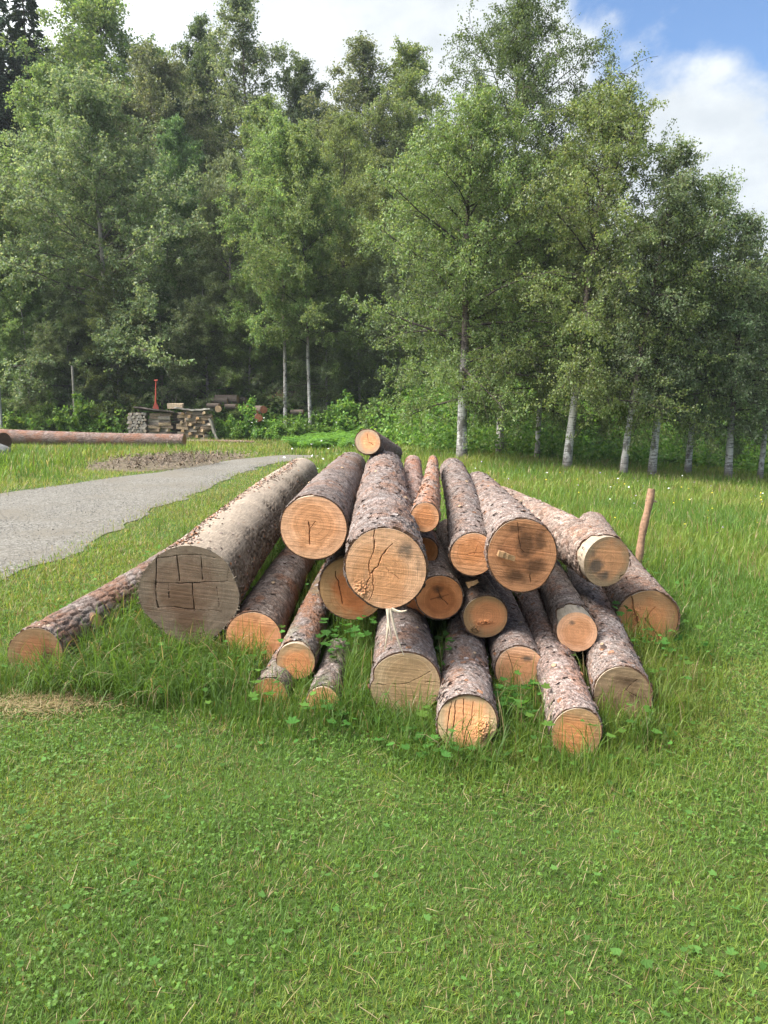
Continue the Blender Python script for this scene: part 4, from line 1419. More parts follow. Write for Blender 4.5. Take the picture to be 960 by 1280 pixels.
def leaves(buf, P, size, cols, down=.5, wide=.62):
    """diamond leaves, folded a little along the midrib"""
    n = len(P)
    d = unit(rng.normal(0, 1, (n, 3)) + np.array((0, 0, -down * 1.6)))
    s = unit(np.cross(d, rng.normal(0, 1, (n, 3))))
    nn = np.cross(d, s)
    L = (size * (.65 + .7 * rng.random(n)))[:, None]
    V = np.stack([P, P + d * L * .45 + s * L * wide * .5 + nn * L * .08, P + d * L, P + d * L * .45 - s * L * wide * .5 + nn * L * .08], 1)
    f = np.arange(n)[:, None] * 4 + np.arange(4)[None]
    buf.add(V.reshape(-1, 3), f, np.repeat(cols, 4, 0))


LEAF_PAL = {
 'birch': np.array([(.085, .135, .034), (.105, .152, .042), (.066, .112, .028), (.130, .165, .065)]),
 'alder': np.array([(.088, .132, .050), (.108, .148, .064), (.066, .104, .038), (.135, .165, .090)]),
 'dark': np.array([(.046, .086, .024), (.058, .102, .030), (.036, .070, .020), (.074, .114, .042)]),
 'yellow': np.array([(.092, .135, .032), (.108, .148, .042), (.078, .116, .028), (.124, .156, .054)]),
 'spruce': np.array([(.022, .045, .018), (.030, .055, .022), (.018, .036, .016), (.040, .062, .026)]),
 'bush': np.array([(.085, .160, .026), (.110, .185, .034), (.062, .125, .024), (.140, .200, .050)]),
}


def broad_tree(seed, H, W, base, nleaf, leaf, pal='birch', r0=.12, up=.9, droop=.5, nprim=34, lean=(0, 0), shape='oval', bark_col=(1, 1, 1), el0=.45, airy=1.0, shoots=40, clump=.12, branch_col=(.13, .105, .09)):
    """trunk with limbs, side shoots and hanging twigs; leaves sit on the twigs. Returns (wood mesh buf, crown buf)"""
    g = np.random.default_rng(seed)
    wood, crown = Buf(), Buf()
    zt = np.linspace(0, 1, 16)
    wob = np.cumsum(g.normal(0, .012 * H / 6, (16, 2)), 0) * zt[:, None] ** .6
    tp = np.stack([lean[0] * zt ** 1.2 + wob[:, 0], lean[1] * zt ** 1.2 + wob[:, 1], zt * H], -1)
    tr = r0 * (1 - zt) ** .85 + .006
    tr[0] *= 1.25
    tp[0, 2] = -.25
    tube(wood, tp, tr, 10, bark_col)
    if bark_col == (1, 1, 1):        # young upper stem and limbs are brown, the old lower stem white
        kk = smooth(.17, .36, zt + g.normal(0, .03, 16))[:, None]
        wood.c[0] = np.repeat((np.array((1., 1, 1)) * (1 - kk) + np.array((.30, .24, .21)) * kk), 10, 0).astype(np.float32)

    def trunk_at(f):
        return np.array([np.interp(f, zt, tp[:, k]) for k in range(3)]), np.interp(f, zt, tr)
    tw0, tw1 = [], []
    for i in range(nprim):
        f = base + (.985 - base) * ((i + g.random()) / nprim) ** .9
        q = (f - base) / (1 - base)
        if shape == 'oval':
            prof = (math.sin(PI * min(1, .16 + .80 * q)) ** .75)
        elif shape == 'cone':
            prof = (1 - q) ** .75 * .98 + .10
        else:
            prof = (.75 + .35 * math.sin(PI * q)) * (1 - q ** 3) + .12
        ln = W / 2 * prof * g.uniform(.62, 1.18)
        az = i * 2.39996 + g.normal(0, .45)
        el = np.interp(q, [0, .5, 1], [el0, .75, 1.2]) * up + g.normal(0, .14)
        p0, pr = trunk_at(f)
        d = np.array((math.cos(az) * math.cos(el), math.sin(az) * math.cos(el), math.sin(el)))
        m = 7
        pts = [p0]
        dd = d.copy()
        for k in range(m - 1):
            dd = dd + np.array((g.normal(0, .12), g.normal(0, .12), -droop * .16 * (k / m) * 2 + g.normal(0, .06)))
            dd /= np.linalg.norm(dd)
            pts.append(pts[-1] + dd * ln / (m - 1))
        pts = np.array(pts)
        br = max(.006, min(pr * .45, .015 * ln))
        bc = np.array(branch_col)
        tube(wood, pts, br * (1 - np.linspace(0, .88, m)), 5, bc, cap=False)
        ns = max(3, int(5 + 6.0 * ln / 1.5))
        for j in range(ns):
            a = (.18 + .82 * (j + g.random()) / ns)
            ia = a * (m - 1)
            i0 = min(int(ia), m - 2)
            s0 = pts[i0] + (pts[i0 + 1] - pts[i0]) * (ia - i0)
            bd = unit(pts[i0 + 1] - pts[i0])
            sd = unit(bd * .7 + g.normal(0, .75, 3) + np.array((0, 0, .12)))
            sl = (.22 + .34 * ln * (1 - .55 * a)) * g.uniform(.6, 1.2)
            k4 = np.linspace(0, 1, 4)[:, None]
            sp = s0 + sd * sl * k4 + np.array((0, 0, -droop * .45 * sl)) * k4 ** 2
            tube(wood, sp, np.array([.006, .004, .003, .002]) * (1 + H / 14), 3, bc, cap=False)
            nt_ = 5
            for k in range(nt_):
                b = (k + g.random()) / nt_
                t0 = s0 + sd * sl * b + np.array((0, 0, -droop * .45 * sl)) * b * b
                tl = g.uniform(.10, .30) * (1 + .5 * droop) * (.6 + H / 16)
                td = unit(sd * .6 + g.normal(0, .6, 3) + np.array((0, 0, -.9 * droop)))
                tw0.append(t0)
                tw1.append(t0 + td * tl)
    for k in range(shoots):
        p0, pr = trunk_at(g.uniform(base * 1.15, .72))
        az = g.random() * 2 * PI
        sd = np.array((math.cos(az), math.sin(az), g.normal(.15, .3)))
        sl = g.uniform(.35, 1.15) * (.5 + H / 18)
        k4 = np.linspace(0, 1, 4)[:, None]
        tube(wood, p0 + sd * sl * k4 + np.array((0, 0, -droop * .5 * sl)) * k4 ** 2, [.008, .006, .004, .002], 3, branch_col, cap=False)
        for q in range(5):
            b = g.uniform(.25, 1)
            t0 = p0 + sd * sl * b + np.array((0, 0, -droop * .5 * sl)) * b * b
            tw0.append(t0)
            tw1.append(t0 + unit(sd * .5 + g.normal(0, .6, 3) + np.array((0, 0, -.9 * droop))) * g.uniform(.15, .45))
    for k in range(5):
        p0, _ = trunk_at(.93 + .07 * k / 4)
        tw0.append(p0)
        tw1.append(p0 + np.array((g.normal(0, .08), g.normal(0, .08), .12)))
    tw0, tw1 = np.array(tw0), np.array(tw1)
    nt = len(tw0)
    # some twigs carry many leaves, some few: clumps and gaps
    wgt = g.random(nt) ** airy
    idx = g.choice(nt, nleaf, p=wgt / wgt.sum())
    f = g.random(nleaf)[:, None]
    P = tw0[idx] * (1 - f) + tw1[idx] * f + g.normal(0, clump * .42, (nleaf, 3)) * (.4 + H / 18)
    pc = LEAF_PAL[pal]
    tone = (.8 + .4 * g.random(nt))[idx]
    c = pc[g.integers(0, len(pc), nleaf)] * (tone * (.75 + .5 * g.random(nleaf)))[:, None]
    leaves(crown, P, np.full(nleaf, leaf), c, .35 + droop * .5)
    return wood, crown


def spruce_tree(seed, H, W, nneedle, size=.16, r0=.16, base=.06):
    g = np.random.default_rng(seed)
    wood, crown = Buf(), Buf()
    zt = np.linspace(0, 1, 8)
    tp = np.stack([zt * 0, zt * 0, zt * H], -1)
    tp[0, 2] = -.3
    tube(wood, tp, r0 * (1 - zt) + .01, 8, (.13, .095, .07))
    s0, s1 = [], []
    nw = int(H / .34)
    for i in range(nw):
        f = base + (1 - base) * (i + .5) / nw
        nb = g.integers(4, 7)
        for j in range(nb):
            az = g.random() * 2 * PI
            ln = W / 2 * (1 - f) ** .8 * g.uniform(.65, 1.12) + .10
            el = np.interp(f, [0, .6, 1], [-.35, -.05, .7]) + g.normal(0, .1)
            k = np.linspace(0, 1, 6)
            x = ln * k * math.cos(el)
            z = ln * (k * math.sin(el) - .22 * np.sin(k * PI * .75) + .12 * k ** 3)
            pts = np.stack([x * math.cos(az), x * math.sin(az), z + f * H], -1)
            tube(wood, pts, .02 * (1 - .8 * k) * (.4 + ln / 3), 3, (.12, .09, .07), cap=False)
            ns = max(3, int(ln / .16))
            for q in range(ns):
                a = (.12 + .88 * (q + g.random()) / ns) * 5
                i0 = min(4, int(a))
                p = pts[i0] + (pts[i0 + 1] - pts[i0]) * (a - i0)
                sd = unit(np.array((math.cos(az) * .6, math.sin(az) * .6, -.45)) + np.array((-math.sin(az), math.cos(az), 0)) * g.normal(0, .9))
                sl = (.16 + .26 * ln * (1 - a / 6.5)) * g.uniform(.6, 1.2)
                s0.append(p)
                s1.append(p + sd * sl)
    s0, s1 = np.array(s0), np.array(s1)
    ln = np.linalg.norm(s1 - s0, axis=1)
    idx = g.choice(len(s0), nneedle, p=ln / ln.sum())
    f = g.random(nneedle)[:, None]
    P = s0[idx] * (1 - f) + s1[idx] * f + g.normal(0, .02, (nneedle, 3))
    d0 = unit(s1 - s0)[idx]
    d = unit(d0 + g.normal(0, .45, (nneedle, 3)) + np.array((0, 0, -.25)))
    s = unit(np.cross(d, g.normal(0, 1, (nneedle, 3))))
    L = (size * (.6 + .8 * g.random(nneedle)))[:, None]
    V = np.stack([P, P + d * L * .5 + s * L * .15, P + d * L, P + d * L * .5 - s * L * .15], 1)
    pc = LEAF_PAL['spruce']
    c = pc[g.integers(0, 4, nneedle)] * ((.8 + .4 * g.random(len(s0)))[idx] * (.75 + .5 * g.random(nneedle)))[:, None]
    crown.add(V.reshape(-1, 3), np.arange(nneedle)[:, None] * 4 + np.arange(4)[None], np.repeat(c, 4, 0))
    return wood, crown


def place_tree(name, label, cat, wood, crown, wmat, lmat, loc, rz=0, group=None):
    r = thing(name, label, cat, loc, rz, group)
    obj('trunk', wood.mesh(name + '_trunk', wmat, True), r)
    obj('crown', crown.mesh(name + '_crown', lmat), r)
    return r


# the row of birches at the meadow edge: column, distance, top row, crown width, trunk radius, lean to the right in m, crown base fraction, leaves
ROW_G = 'birches standing in a row along the meadow'
ROW = [
 (577, 20.8, 128, 4.3, .140, 0.1, .22, 30000, 'birch', 'birch with the thickest white trunk, standing directly behind the log pile', .35, 1.0),
 (624, 23.8, 2, 5.2, .115, 0.45, .25, 40000, 'dark', 'tallest birch, rising into the sky behind the one with the thickest white trunk', .45, 1.5),
 (671, 23.0, 190, 3.4, .075, 0.3, .24, 16000, 'birch', 'thin-trunked birch half hidden between the two thickest white trunks', .4, 1.2),
 (708, 19.6, 112, 3.5, .108, 0.95, .22, 26000, 'birch', 'birch with a stout white trunk and a narrow top leaning right', .45, 1.3),
 (779, 19.0, 180, 2.5, .085, 0.9, .20, 15000, 'alder', 'slim birch with wispy open shoots at its top, just left of the leaning white trunk', .35, 1.6),
 (815, 19.4, 235, 3.4, .100, 0.5, .17, 20000, 'birch', 'birch whose white trunk leans right just behind the wooden stake', .55, 1.1),
 (860, 20.4, 222, 2.9, .085, 0.35, .16, 17000, 'alder', 'birch with an upright tuft-topped crown, right of the leaning white trunk', .55, 1.4),
 (911, 20.2, 272, 2.7, .095, 0.1, .15, 14000, 'alder', 'dark-footed birch, second from the right edge of the row', .6, 1.3),
 (951, 20.6, 300, 2.7, .070, 0.25, .15, 13000, 'alder', 'birch at the right end of the row with thin pale twigs against the cloud', .6, 1.5),
 (1030, 21.0, 300, 3.0, .09, 0.1, .15, 12000, 'alder', 'birch beyond the right end of the visible row', .6, 1.3),
]
for i, (u, y, tv, W, r0, ln, cb, nl, pal, lab, drp, airy) in enumerate(ROW):
    x = at(u, y)
    z = gh(x, y)
    H = top_z(tv, y) - z
    wood, crown = broad_tree(100 + i, H, W * (1.4 if i < 4 else 1.02), cb * (.72 if i < 4 else 1.15), int(nl * (3.3 if i < 4 else 1.9)), .060, pal, r0, .7, drp + .15, int(32 + H * 3.8), (ln, 0), 'full', (1, 1, 1), -.12, airy, 90 if i < 4 else 45)
    place_tree('birch_tree', lab, 'birch', wood, crown, BIRCH_BARK, BIRCH_LEAF, (x, y, z), 0, ROW_G)

# prototypes for the wood behind: copied, turned and scaled
PROTO = {}


def proto(kind):
    if kind in PROTO:
        return PROTO[kind]
    k = kind
    if k == 'birch_a':
        w, c = broad_tree(201, 16, 7.0, .14, 78000, 0.111, 'birch', .13, .75, .6, 64, (.3, 0), 'full', (1, 1, 1), .2, 1.2)
    elif k == 'birch_s':
        w, c = broad_tree(209, 16, 6.0, .31, 70000, .10, 'birch', .105, .95, .6, 54, (.3, 0), 'full', (1, 1, 1), .3, 1.2, 4)
    elif k == 'birch_b':
        w, c = broad_tree(202, 16, 5.4, .24, 39000, 0.102, 'alder', .12, 1.05, .5, 46, (-.3, .2), 'oval', (1, 1, 1), .2, 1.7)
    elif k == 'birch_y':
        w, c = broad_tree(203, 16, 6.0, .10, 75000, 0.098, 'yellow', .12, .7, .9, 64, (.2, 0), 'full', (1, 1, 1), .2, 1.0)
    elif k == 'alder_a':
        w, c = broad_tree(204, 14, 9.0, .05, 120000, 0.107, 'alder', .14, .7, .25, 80, (.2, .1), 'full', (.34, .29, .25), .2, 1.1)
    elif k == 'alder_b':
        w, c = broad_tree(205, 14, 7.6, .05, 99000, 0.107, 'birch', .13, .75, .3, 74, (-.3, 0), 'full', (.40, .35, .30), .2, 1.2)
    elif k == 'dark_a':
        w, c = broad_tree(206, 17, 7.4, .06, 99000, 0.115, 'dark', .18, .75, .3, 78, (0, .2), 'full', (.24, .19, .155), .2, 1.0)
    elif k == 'spruce_a':
        w, c = spruce_tree(207, 18, 6.6, 80000, .23)
    else:
        w, c = spruce_tree(208, 18, 5.2, 64000, .23)
    sp = k.startswith('spruce')
    bi = k.startswith('birch')
    H = {'birch': 16, 'alder': 14, 'dark_': 17, 'spruc': 18}[k[:5]]
    PROTO[k] = (w.mesh(k + '_trunk', BIRCH_BARK if bi else DARK_BARK, True), c.mesh(k + '_crown', NEEDLE if sp else WOOD_LEAF), H)
    return PROTO[k]


def wood_tree(kind, u, y, tv, wid, rz, label, group=None):
    tm, cm, H0 = proto(kind)
    x = at(u, y)
    z = gh(x, y)
    H = top_z(tv, y) - z
    nm = 'spruce_tree' if kind.startswith('spruce') else 'birch_tree' if kind.startswith('birch') else 'broadleaf_tree'
    r = thing(nm, label, {'s': 'spruce', 'b': 'birch'}.get(kind[0], 'tree'), (x, y, z), rz, group)
    s = H / H0
    r.scale = (s * wid, s * wid, s)
    obj('trunk', tm, r)
    obj('crown', cm, r)
    return r


EDGE_G = 'trees along the front edge of the wood'
MID_G = 'trees standing inside the wood'
EDGE = [
 ('alder_b', -70, 34.5, 150, 1.0, 'grey-green tree at the left edge of the photo in front of the tall spruces'),
 ('alder_b', 18, 35.5, 215, .95, 'lower leafy tree at the left edge of the wood beside the fence posts'),
 ('alder_a', 142, 35.0, 112, 1.10, 'broad grey-green tree directly above the round-ended wood stack, its crown the widest in the wood'),
 ('dark_a', 228, 38.5, 150, .85, 'dark tree in the shadowed gap right of the broadest grey-green crown'),
 ('alder_a', 292, 36.5, 200, .80, 'light green tree above the slabs of the second wood stack'),
 ('birch_s', 357, 32.6, 150, 1.0, 'birch on the wood edge, left one of the close pair of thin pale stems'),
 ('birch_s', 388, 32.2, 160, 1.0, 'birch on the wood edge, right one of the close pair of thin pale stems'),
 ('birch_y', 430, 37.0, 140, .95, 'drooping yellow-green birch between the close pair of pale stems and the thickest white trunk'),
 ('birch_s', 470, 34.0, 200, 1.0, 'grey-green birch with a slanting pale stem just left of the thickest white trunk'),
 ('alder_b', 520, 40.0, 190, 1.0, 'leafy tree in the wood straight behind the thickest white trunk'),
 ('birch_a', 580, 41.0, 240, .9, 'birch in the wood showing low between the two thickest white trunks'),
 ('alder_b', 655, 39.0, 260, .95, 'mid-green tree in the wood seen low behind the thin-trunked birch'),
 ('birch_a', 730, 40.0, 300, .85, 'birch in the wood behind the stout white trunk'),
 ('alder_b', 800, 39.0, 350, .9, 'low rounded tree beyond the leaning white trunk'),
 ('alder_b', 868, 40.0, 350, .85, 'rounded tree beyond the tuft-topped birch on the right'),
 ('alder_b', 940, 38.0, 360, .9, 'low dense tree behind the right end of the birch row'),
 ('alder_b', 1020, 39.0, 340, .9, 'rounded tree beyond the right edge of the photo'),
]
for i, (k, u, y, tv, wd, lab) in enumerate(EDGE):
    wood_tree(k, u, y, tv, wd, i * 1.7, lab, EDGE_G)
MID = [
 ('spruce_a', -60, 44, -60, 1.1, 'tall dark spruce past the left edge of the photo'),
 ('spruce_a', 12, 45, -110, 1.15, 'tallest dark spruce in the top left corner'),
 ('spruce_b', 62, 47, -30, 1.3, 'dark spruce second from the left with drooping boughs'),
 ('alder_b', 95, 42, 95, 1.0, 'bushy tree between the dark spruces and the broadest grey-green crown'),
 ('birch_a', 158, 50, -25, 1.25, 'tall birch reaching the top edge above the broadest grey-green crown'),
 ('alder_a', 200, 45, 70, .95, 'light tree rising over the dark gap left of centre'),
 ('spruce_b', 150, 49, 75, 1.2, 'dark spruce behind the tall birch that reaches the top edge'),
 ('dark_a', 262, 50, 28, .8, 'dark tree under the skyline between the tall birch and the thin airy birch'),
 ('spruce_b', 232, 44, 120, 1.2, 'shadowy spruce filling the dark gap in the left half of the wood'),
 ('birch_b', 318, 48, 0, 1.15, 'thin airy birch standing alone above the skyline left of centre'),
 ('alder_b', 335, 43, 130, 1.0, 'mid-green tree beneath the thin airy birch'),
 ('dark_a', 388, 50, 78, .95, 'dark round-topped tree on the skyline right of the thin airy birch'),
 ('birch_b', 452, 46, 60, 1.3, 'airy grey-green birch on the skyline left of the tallest birch'),
 ('alder_b', 420, 43, 150, .9, 'mid-green tree below the dark round-topped tree'),
 ('birch_a', 505, 45, 55, 1.1, 'birch on the skyline touching the left side of the tallest birch'),
 ('spruce_b', 480, 47, 150, 1.2, 'dark spruce deep in the wood left of the thickest white trunk'),
 ('alder_b', 560, 47, 170, 1.1, 'tree deep in the wood behind the tallest birch'),
 ('spruce_b', 640, 48, 210, 1.1, 'dark spruce deep in the wood right of the tallest birch'),
 ('alder_b', 700, 48, 240, 1.0, 'tree deep in the wood behind the birch with the narrow leaning top'),
 ('spruce_b', 770, 50, 290, 1.2, 'small spruce deep in the wood beyond the wispy birch'),
 ('alder_b', 850, 50, 320, 1.1, 'hazy tree deep in the wood near the right edge'),
 ('alder_b', 930, 48, 330, 1.1, 'hazy tree at the right edge deep in the wood'),
 ('alder_b', 1030, 46, 310, 1.1, 'tree deep in the wood past the right edge of the photo'),
]
for i, (k, u, y, tv, wd, lab) in enumerate(MID):
    wood_tree(k, u, y, tv, wd, i * 2.3 + .6, lab, MID_G)
SAP_G = 'young trees leafy to the ground below the taller wood'
for i, (k, u, y, h_, lab) in enumerate([
 ('alder_b', 40, 33.6, 5.0, 'young tree leafy to the ground between the two fence posts'),
 ('alder_a', 92, 33.8, 4.6, 'young grey-green tree leafy to the ground behind the pale fence post'),
 ('alder_b', 150, 34.2, 5.2, 'young tree leafy to the ground just left of the red spade'),
 ('dark_a', 205, 34.0, 5.0, 'young dark tree leafy to the ground just right of the red spade'),
 ('alder_a', 262, 34.4, 5.4, 'young grey-green tree behind the leaning slab'),
 ('alder_b', 312, 34.4, 5.0, 'young tree leafy to the ground behind the reddish short cut logs'),
 ('alder_a', 408, 34.2, 4.6, 'young light tree just right of the close pair of thin pale stems'),
 ('alder_b', 450, 34.0, 5.0, 'young tree in the wood above the topmost thin log'),
 ('alder_a', 500, 33.0, 4.6, 'young grey-green tree left of the thickest white trunk'),
 ('alder_b', 545, 33.0, 5.0, 'young tree touching the left side of the thickest white trunk'),
 ('alder_b', 605, 32.5, 4.6, 'young tree between the two thickest white trunks, the left one'),
 ('alder_a', 665, 32.5, 4.6, 'young grey-green tree between the two thickest white trunks'),
 ('alder_b', 745, 32.0, 4.6, 'young tree right of the stout white trunk'),
 ('alder_a', 830, 32.0, 4.4, 'young grey-green tree right of the leaning white trunk'),
 ('alder_b', 900, 32.0, 4.4, 'young tree left of the dark-footed birch'),
 ('alder_a', 960, 32.0, 4.2, 'young grey-green tree at the right edge of the photo')]):
    x = at(u, y)
    tm, cm, H0 = proto(k)
    r = thing('young_tree', lab, 'young tree', (x, y, gh(x, y)), i * 2.1, SAP_G)
    h_ *= 1.3
    r.scale = (h_ / H0 * 1.1, h_ / H0 * 1.1, h_ / H0)
    obj('trunk', tm, r)
    obj('crown', cm, r)
BACK_G = 'trees at the back of the wood that only fill the gaps between nearer crowns'
for i, u in enumerate(range(-110, 1060, 58)):
    y = 58 + 7 * ((i * 37) % 10) / 10
    tv = np.interp(u, [-110, 60, 200, 330, 450, 600, 760, 900, 1060], [20, 40, 90, 140, 150, 230, 310, 350, 350]) + 22 * math.sin(i * 2.7)
    wood_tree(['dark_a', 'spruce_a', 'alder_b', 'spruce_b'][i % 4], u, y, float(tv), 1.15, i * 1.1, 'tree at the back of the wood filling a gap between nearer crowns', BACK_G)

# ------------------------------------------------------------------ shrubs and undergrowth
def shrub(seed, h, w, n, leaf, pal='bush'):
    g = np.random.default_rng(seed)
    wood, crown = Buf(), Buf()
    ns = 26
    s0, s1 = [], []
    for i in range(ns):
        az, el = g.random() * 6.28, g.uniform(.5, 1.5)
        ln = g.uniform(.55, 1.05)
        d = np.array((math.cos(az) * math.cos(el) * w * .6, math.sin(az) * math.cos(el) * w * .6, math.sin(el) * h)) * ln
        k = np.linspace(0, 1, 5)[:, None]
        pts = d * k + np.array((0, 0, -.15 * h)) * k ** 3 + g.normal(0, .03, (5, 3)) * k
        tube(wood, pts, [.014, .011, .008, .006, .003], 4, (.15, .11, .075), cap=False)
        for j in range(12):
            a = .2 + .8 * g.random()
            p = pts[0] * (1 - a) + pts[-1] * a
            s0.append(p)
            s1.append(p + unit(g.normal(0, 1, 3) + d * .6) * g.uniform(.12, .42) * (h / 1.6))
    s0, s1 = np.array(s0), np.array(s1)
    wg = g.random(len(s0)) ** 1.2
    idx = g.choice(len(s0), n, p=wg / wg.sum())
    f = g.random(n)[:, None]
    P = s0[idx] * (1 - f) + s1[idx] * f + g.normal(0, .05, (n, 3))
    P[:, 2] = np.maximum(P[:, 2], .04)
    pc = LEAF_PAL[pal]
    c = pc[g.integers(0, 4, n)] * ((.8 + .4 * g.random(len(s0)))[idx] * (.7 + .6 * g.random(n)))[:, None]
    leaves(crown, P, np.full(n, leaf), c, .1, .7)
    return wood.mesh('shrub_stems', DARK_BARK, True), crown.mesh('shrub_leaves', BUSH_LEAF)


SHR = [shrub(301, 1.7, 2.0, 7500, .11), shrub(302, 1.3, 2.2, 7000, .10), shrub(303, 2.4, 2.0, 9000, .11, 'birch')]
SH_G = 'shrubs along the foot of the wood'
SHRUBS = [
 (20, 31.5, 1, 1.0, 'leafy shrub beside the grey fence post at the left edge'), (62, 32.0, 2, .9, 'tall shrub between the two fence posts'), (100, 31.5, 0, 1.1, 'bright shrub under the pale fence post'),
 (138, 32.4, 2, .9, 'shrub touching the left end of the round-ended wood stack'), (182, 35.0, 2, 1.3, 'tall dark shrub behind the wood stack with the red tool'), (250, 35.0, 2, 1.3, 'shrub behind the second wood stack'),
 (285, 30.6, 1, .8, 'low bush at the right side of the leaning slab'), (318, 31.2, 0, 1.0, 'bush growing over the cut logs right of the stacks'), (345, 30.5, 1, .7, 'rounded bush below the thin pale stem on the left of its pair'),
 (372, 30.8, 0, .65, 'ferny bush below the close pair of thin pale stems'), (408, 32.0, 1, 1.1, 'bush at the far end of the lane'), (440, 31.0, 0, 1.2, 'bush above the topmost thin log of the pile'),
 (475, 29.0, 2, .85, 'shrub just left of the thickest white trunk'), (515, 28.5, 0, 1.2, 'bright shrub behind the slim tapering log'), (548, 27.5, 1, 1.0, 'low bush touching the left side of the thickest white trunk'),
 (602, 28.0, 0, 1.1, 'bush between the thickest white trunk and its thin neighbour'), (648, 28.5, 1, 1.2, 'bush behind the thin-trunked birch'), (690, 27.5, 0, .95, 'bush just left of the stout white trunk'),
 (740, 27.5, 1, 1.1, 'bush just right of the stout white trunk'), (765, 29.0, 0, 1.2, 'bush behind the slim wispy-topped birch'), (800, 28.0, 1, .9, 'low bush behind the leaning white trunk'),
 (842, 28.5, 0, 1.05, 'bush between the leaning trunk and the tuft-topped birch'), (888, 28.0, 1, 1.05, 'bush left of the dark-footed birch'), (930, 28.5, 0, 1.0, 'bush between the last two birches on the right'), (975, 28.0, 1, 1.1, 'bush past the right edge of the photo'),
]
for i, (u, y, k, s, lab) in enumerate(SHRUBS):
    x = at(u, y)
    r = thing('shrub', lab, 'shrub', (x, y, gh(x, y) - .03), i * 1.9, SH_G)
    r.scale = (s, s, s * (.9 + .2 * ((i * 7) % 5) / 5))
    obj('stems', SHR[k][0], r)
    obj('foliage', SHR[k][1], r)

# undergrowth: ferns, nettles, raspberry canes over the slope
ug = Buf()
n = 60000
x = rng.uniform(-26, 26, n)
y = rng.uniform(21.0, 50, n)
foot = 31.0 - 8.6 * smooth(-2.0, 2.0, x)
ok = (y > foot - .6 + 1.6 * fbm(x * .5, y * .3, 95, 3)) & (rng.random(n) < smooth(50, 26, y) * .8 + .2) & (fbm(x * .45, y * .45, 96, 3) > .33) & ~((x > -10.6) & (x < -5.2) & (y < 32.5))
x, y = x[ok], y[ok]
hgt = (.35 + .85 * rng.random(len(x))) * (1 + .9 * smooth(30, 38, y)) * (.6 + .8 * fbm(x * .5, y * .5, 97, 3))
for k in range(7):
    f = rng.random(len(x)) ** .7
    P = np.stack([x + rng.normal(0, .14, len(x)), y + rng.normal(0, .14, len(x)), ground_h(x, y) + hgt * f], -1)
    pc = LEAF_PAL['bush']
    leaves(ug, P, np.where(y > 34, .22, .14), pc[rng.integers(0, 4, len(x))] * (.7 + .55 * rng.random(len(x)))[:, None], .1, .6)
# fern fronds
nf = 900
fx = rng.uniform(-3, 13, nf)
fy = rng.uniform(24.5, 31, nf)
ok = fbm(fx * .6, fy * .6, 98, 3) > .47
fx, fy = fx[ok], fy[ok]
for x0, y0 in zip(fx, fy):
    z0 = gh(x0, y0)
    for q in range(6):
        a = rng.random() * 6.28
        l = rng.uniform(.5, .95)
        k = np.linspace(0, 1, 9)
        px = x0 + math.cos(a) * l * k * .75
        py = y0 + math.sin(a) * l * k * .75
        pz = z0 + l * (1.1 * k - .65 * k ** 2)
        w = .17 * np.sin(PI * (k * .85 + .12)) * l / .8
        sx, sy = -math.sin(a), math.cos(a)
        V = np.concatenate([np.stack([px - sx * w, py - sy * w, pz - .03], -1), np.stack([px, py, pz], -1), np.stack([px + sx * w, py + sy * w, pz - .03], -1)])
        f = []
        for i in range(8):
            f += [[9 + i, i, i + 1], [9 + i, 18 + i, 19 + i]]
        ug.add(V, np.array(f), np.array((.080, .155, .026)) * rng.uniform(.7, 1.25))
o = obj('undergrowth', ug.mesh('undergrowth', BUSH_LEAF))
o['kind'] = 'stuff'

# ------------------------------------------------------------------ across the road
# long log lying along the far side, with parts like the pile logs
PILE[40] = (at(231, 25.6), 25.6, .27, at(-30, 26.4), 26.4, .40, .205, .255)
rt, _, _ = make_log(40, 'very long log lying sideways across the road in front of the wood stacks', face_mat('sawn_end_40', (.40, .22, .12), (.36, .16, .08), (.1, .05, .03), rad=.19, seed=4), 41, cell=(.06, .045), depth=.006, scuff=.4, tint=(.82, .74, .72), flakes=160, name='long_log', group='single logs lying across the road')
PILE[41] = (at(318, 28.6), 28.6, .05, at(232, 29.0), 29.0, .06, .05, .065)
make_log(41, 'thin pole log lying in the grass right of the very long log', face_mat('sawn_end_41', (.40, .22, .12), (.36, .16, .08), (.1, .05, .03), rad=.05, seed=5), 42, cell=(.05, .045), scuff=.5, flakes=0, name='pole_log', group='single logs lying across the road')
PILE[42] = (at(6, 21.9), 21.9, .42, at(-42, 22.6), 22.6, .40, .27, .30)
make_log(42, 'dark brown log butt at the left edge of the photo beside a grey boulder', face_mat('sawn_end_42', (.13, .07, .045), (.10, .05, .03), (.05, .03, .02), rad=.3, seed=6), 43, cell=(.06, .05), scuff=.5, tint=(.6, .5, .45), flakes=20, name='log_butt', group='single logs lying across the road')

# boulder under it
b = Buf()
u_ = np.linspace(0, 2 * PI, 28, endpoint=False)
v_ = np.linspace(-PI / 2, PI / 2, 16)
U, Vv = np.meshgrid(u_, v_, indexing='ij')
rr = .34 * (1 + .35 * (fbm(U / (2 * PI) * 4, Vv * 2, 111, 4, 4) - .5))
b.add(np.stack([rr * np.cos(U) * np.cos(Vv) * 1.3, rr * np.sin(U) * np.cos(Vv), rr * np.sin(Vv) * .85], -1).reshape(-1, 3),
      [[i * 16 + j, ((i + 1) % 28) * 16 + j, ((i + 1) % 28) * 16 + j + 1, i * 16 + j + 1] for i in range(28) for j in range(15)], (.13, .128, .122))
bx_ = at(-6, 21.5)
o = obj('boulder', b.mesh('boulder', plain_mat('stone', .9, 8, .35, .8, .03), True), None, (bx_, 21.5, gh(bx_, 21.5) + .10))
tag(o, 'grey boulder at the left edge of the photo under the dark log butt', 'boulder')

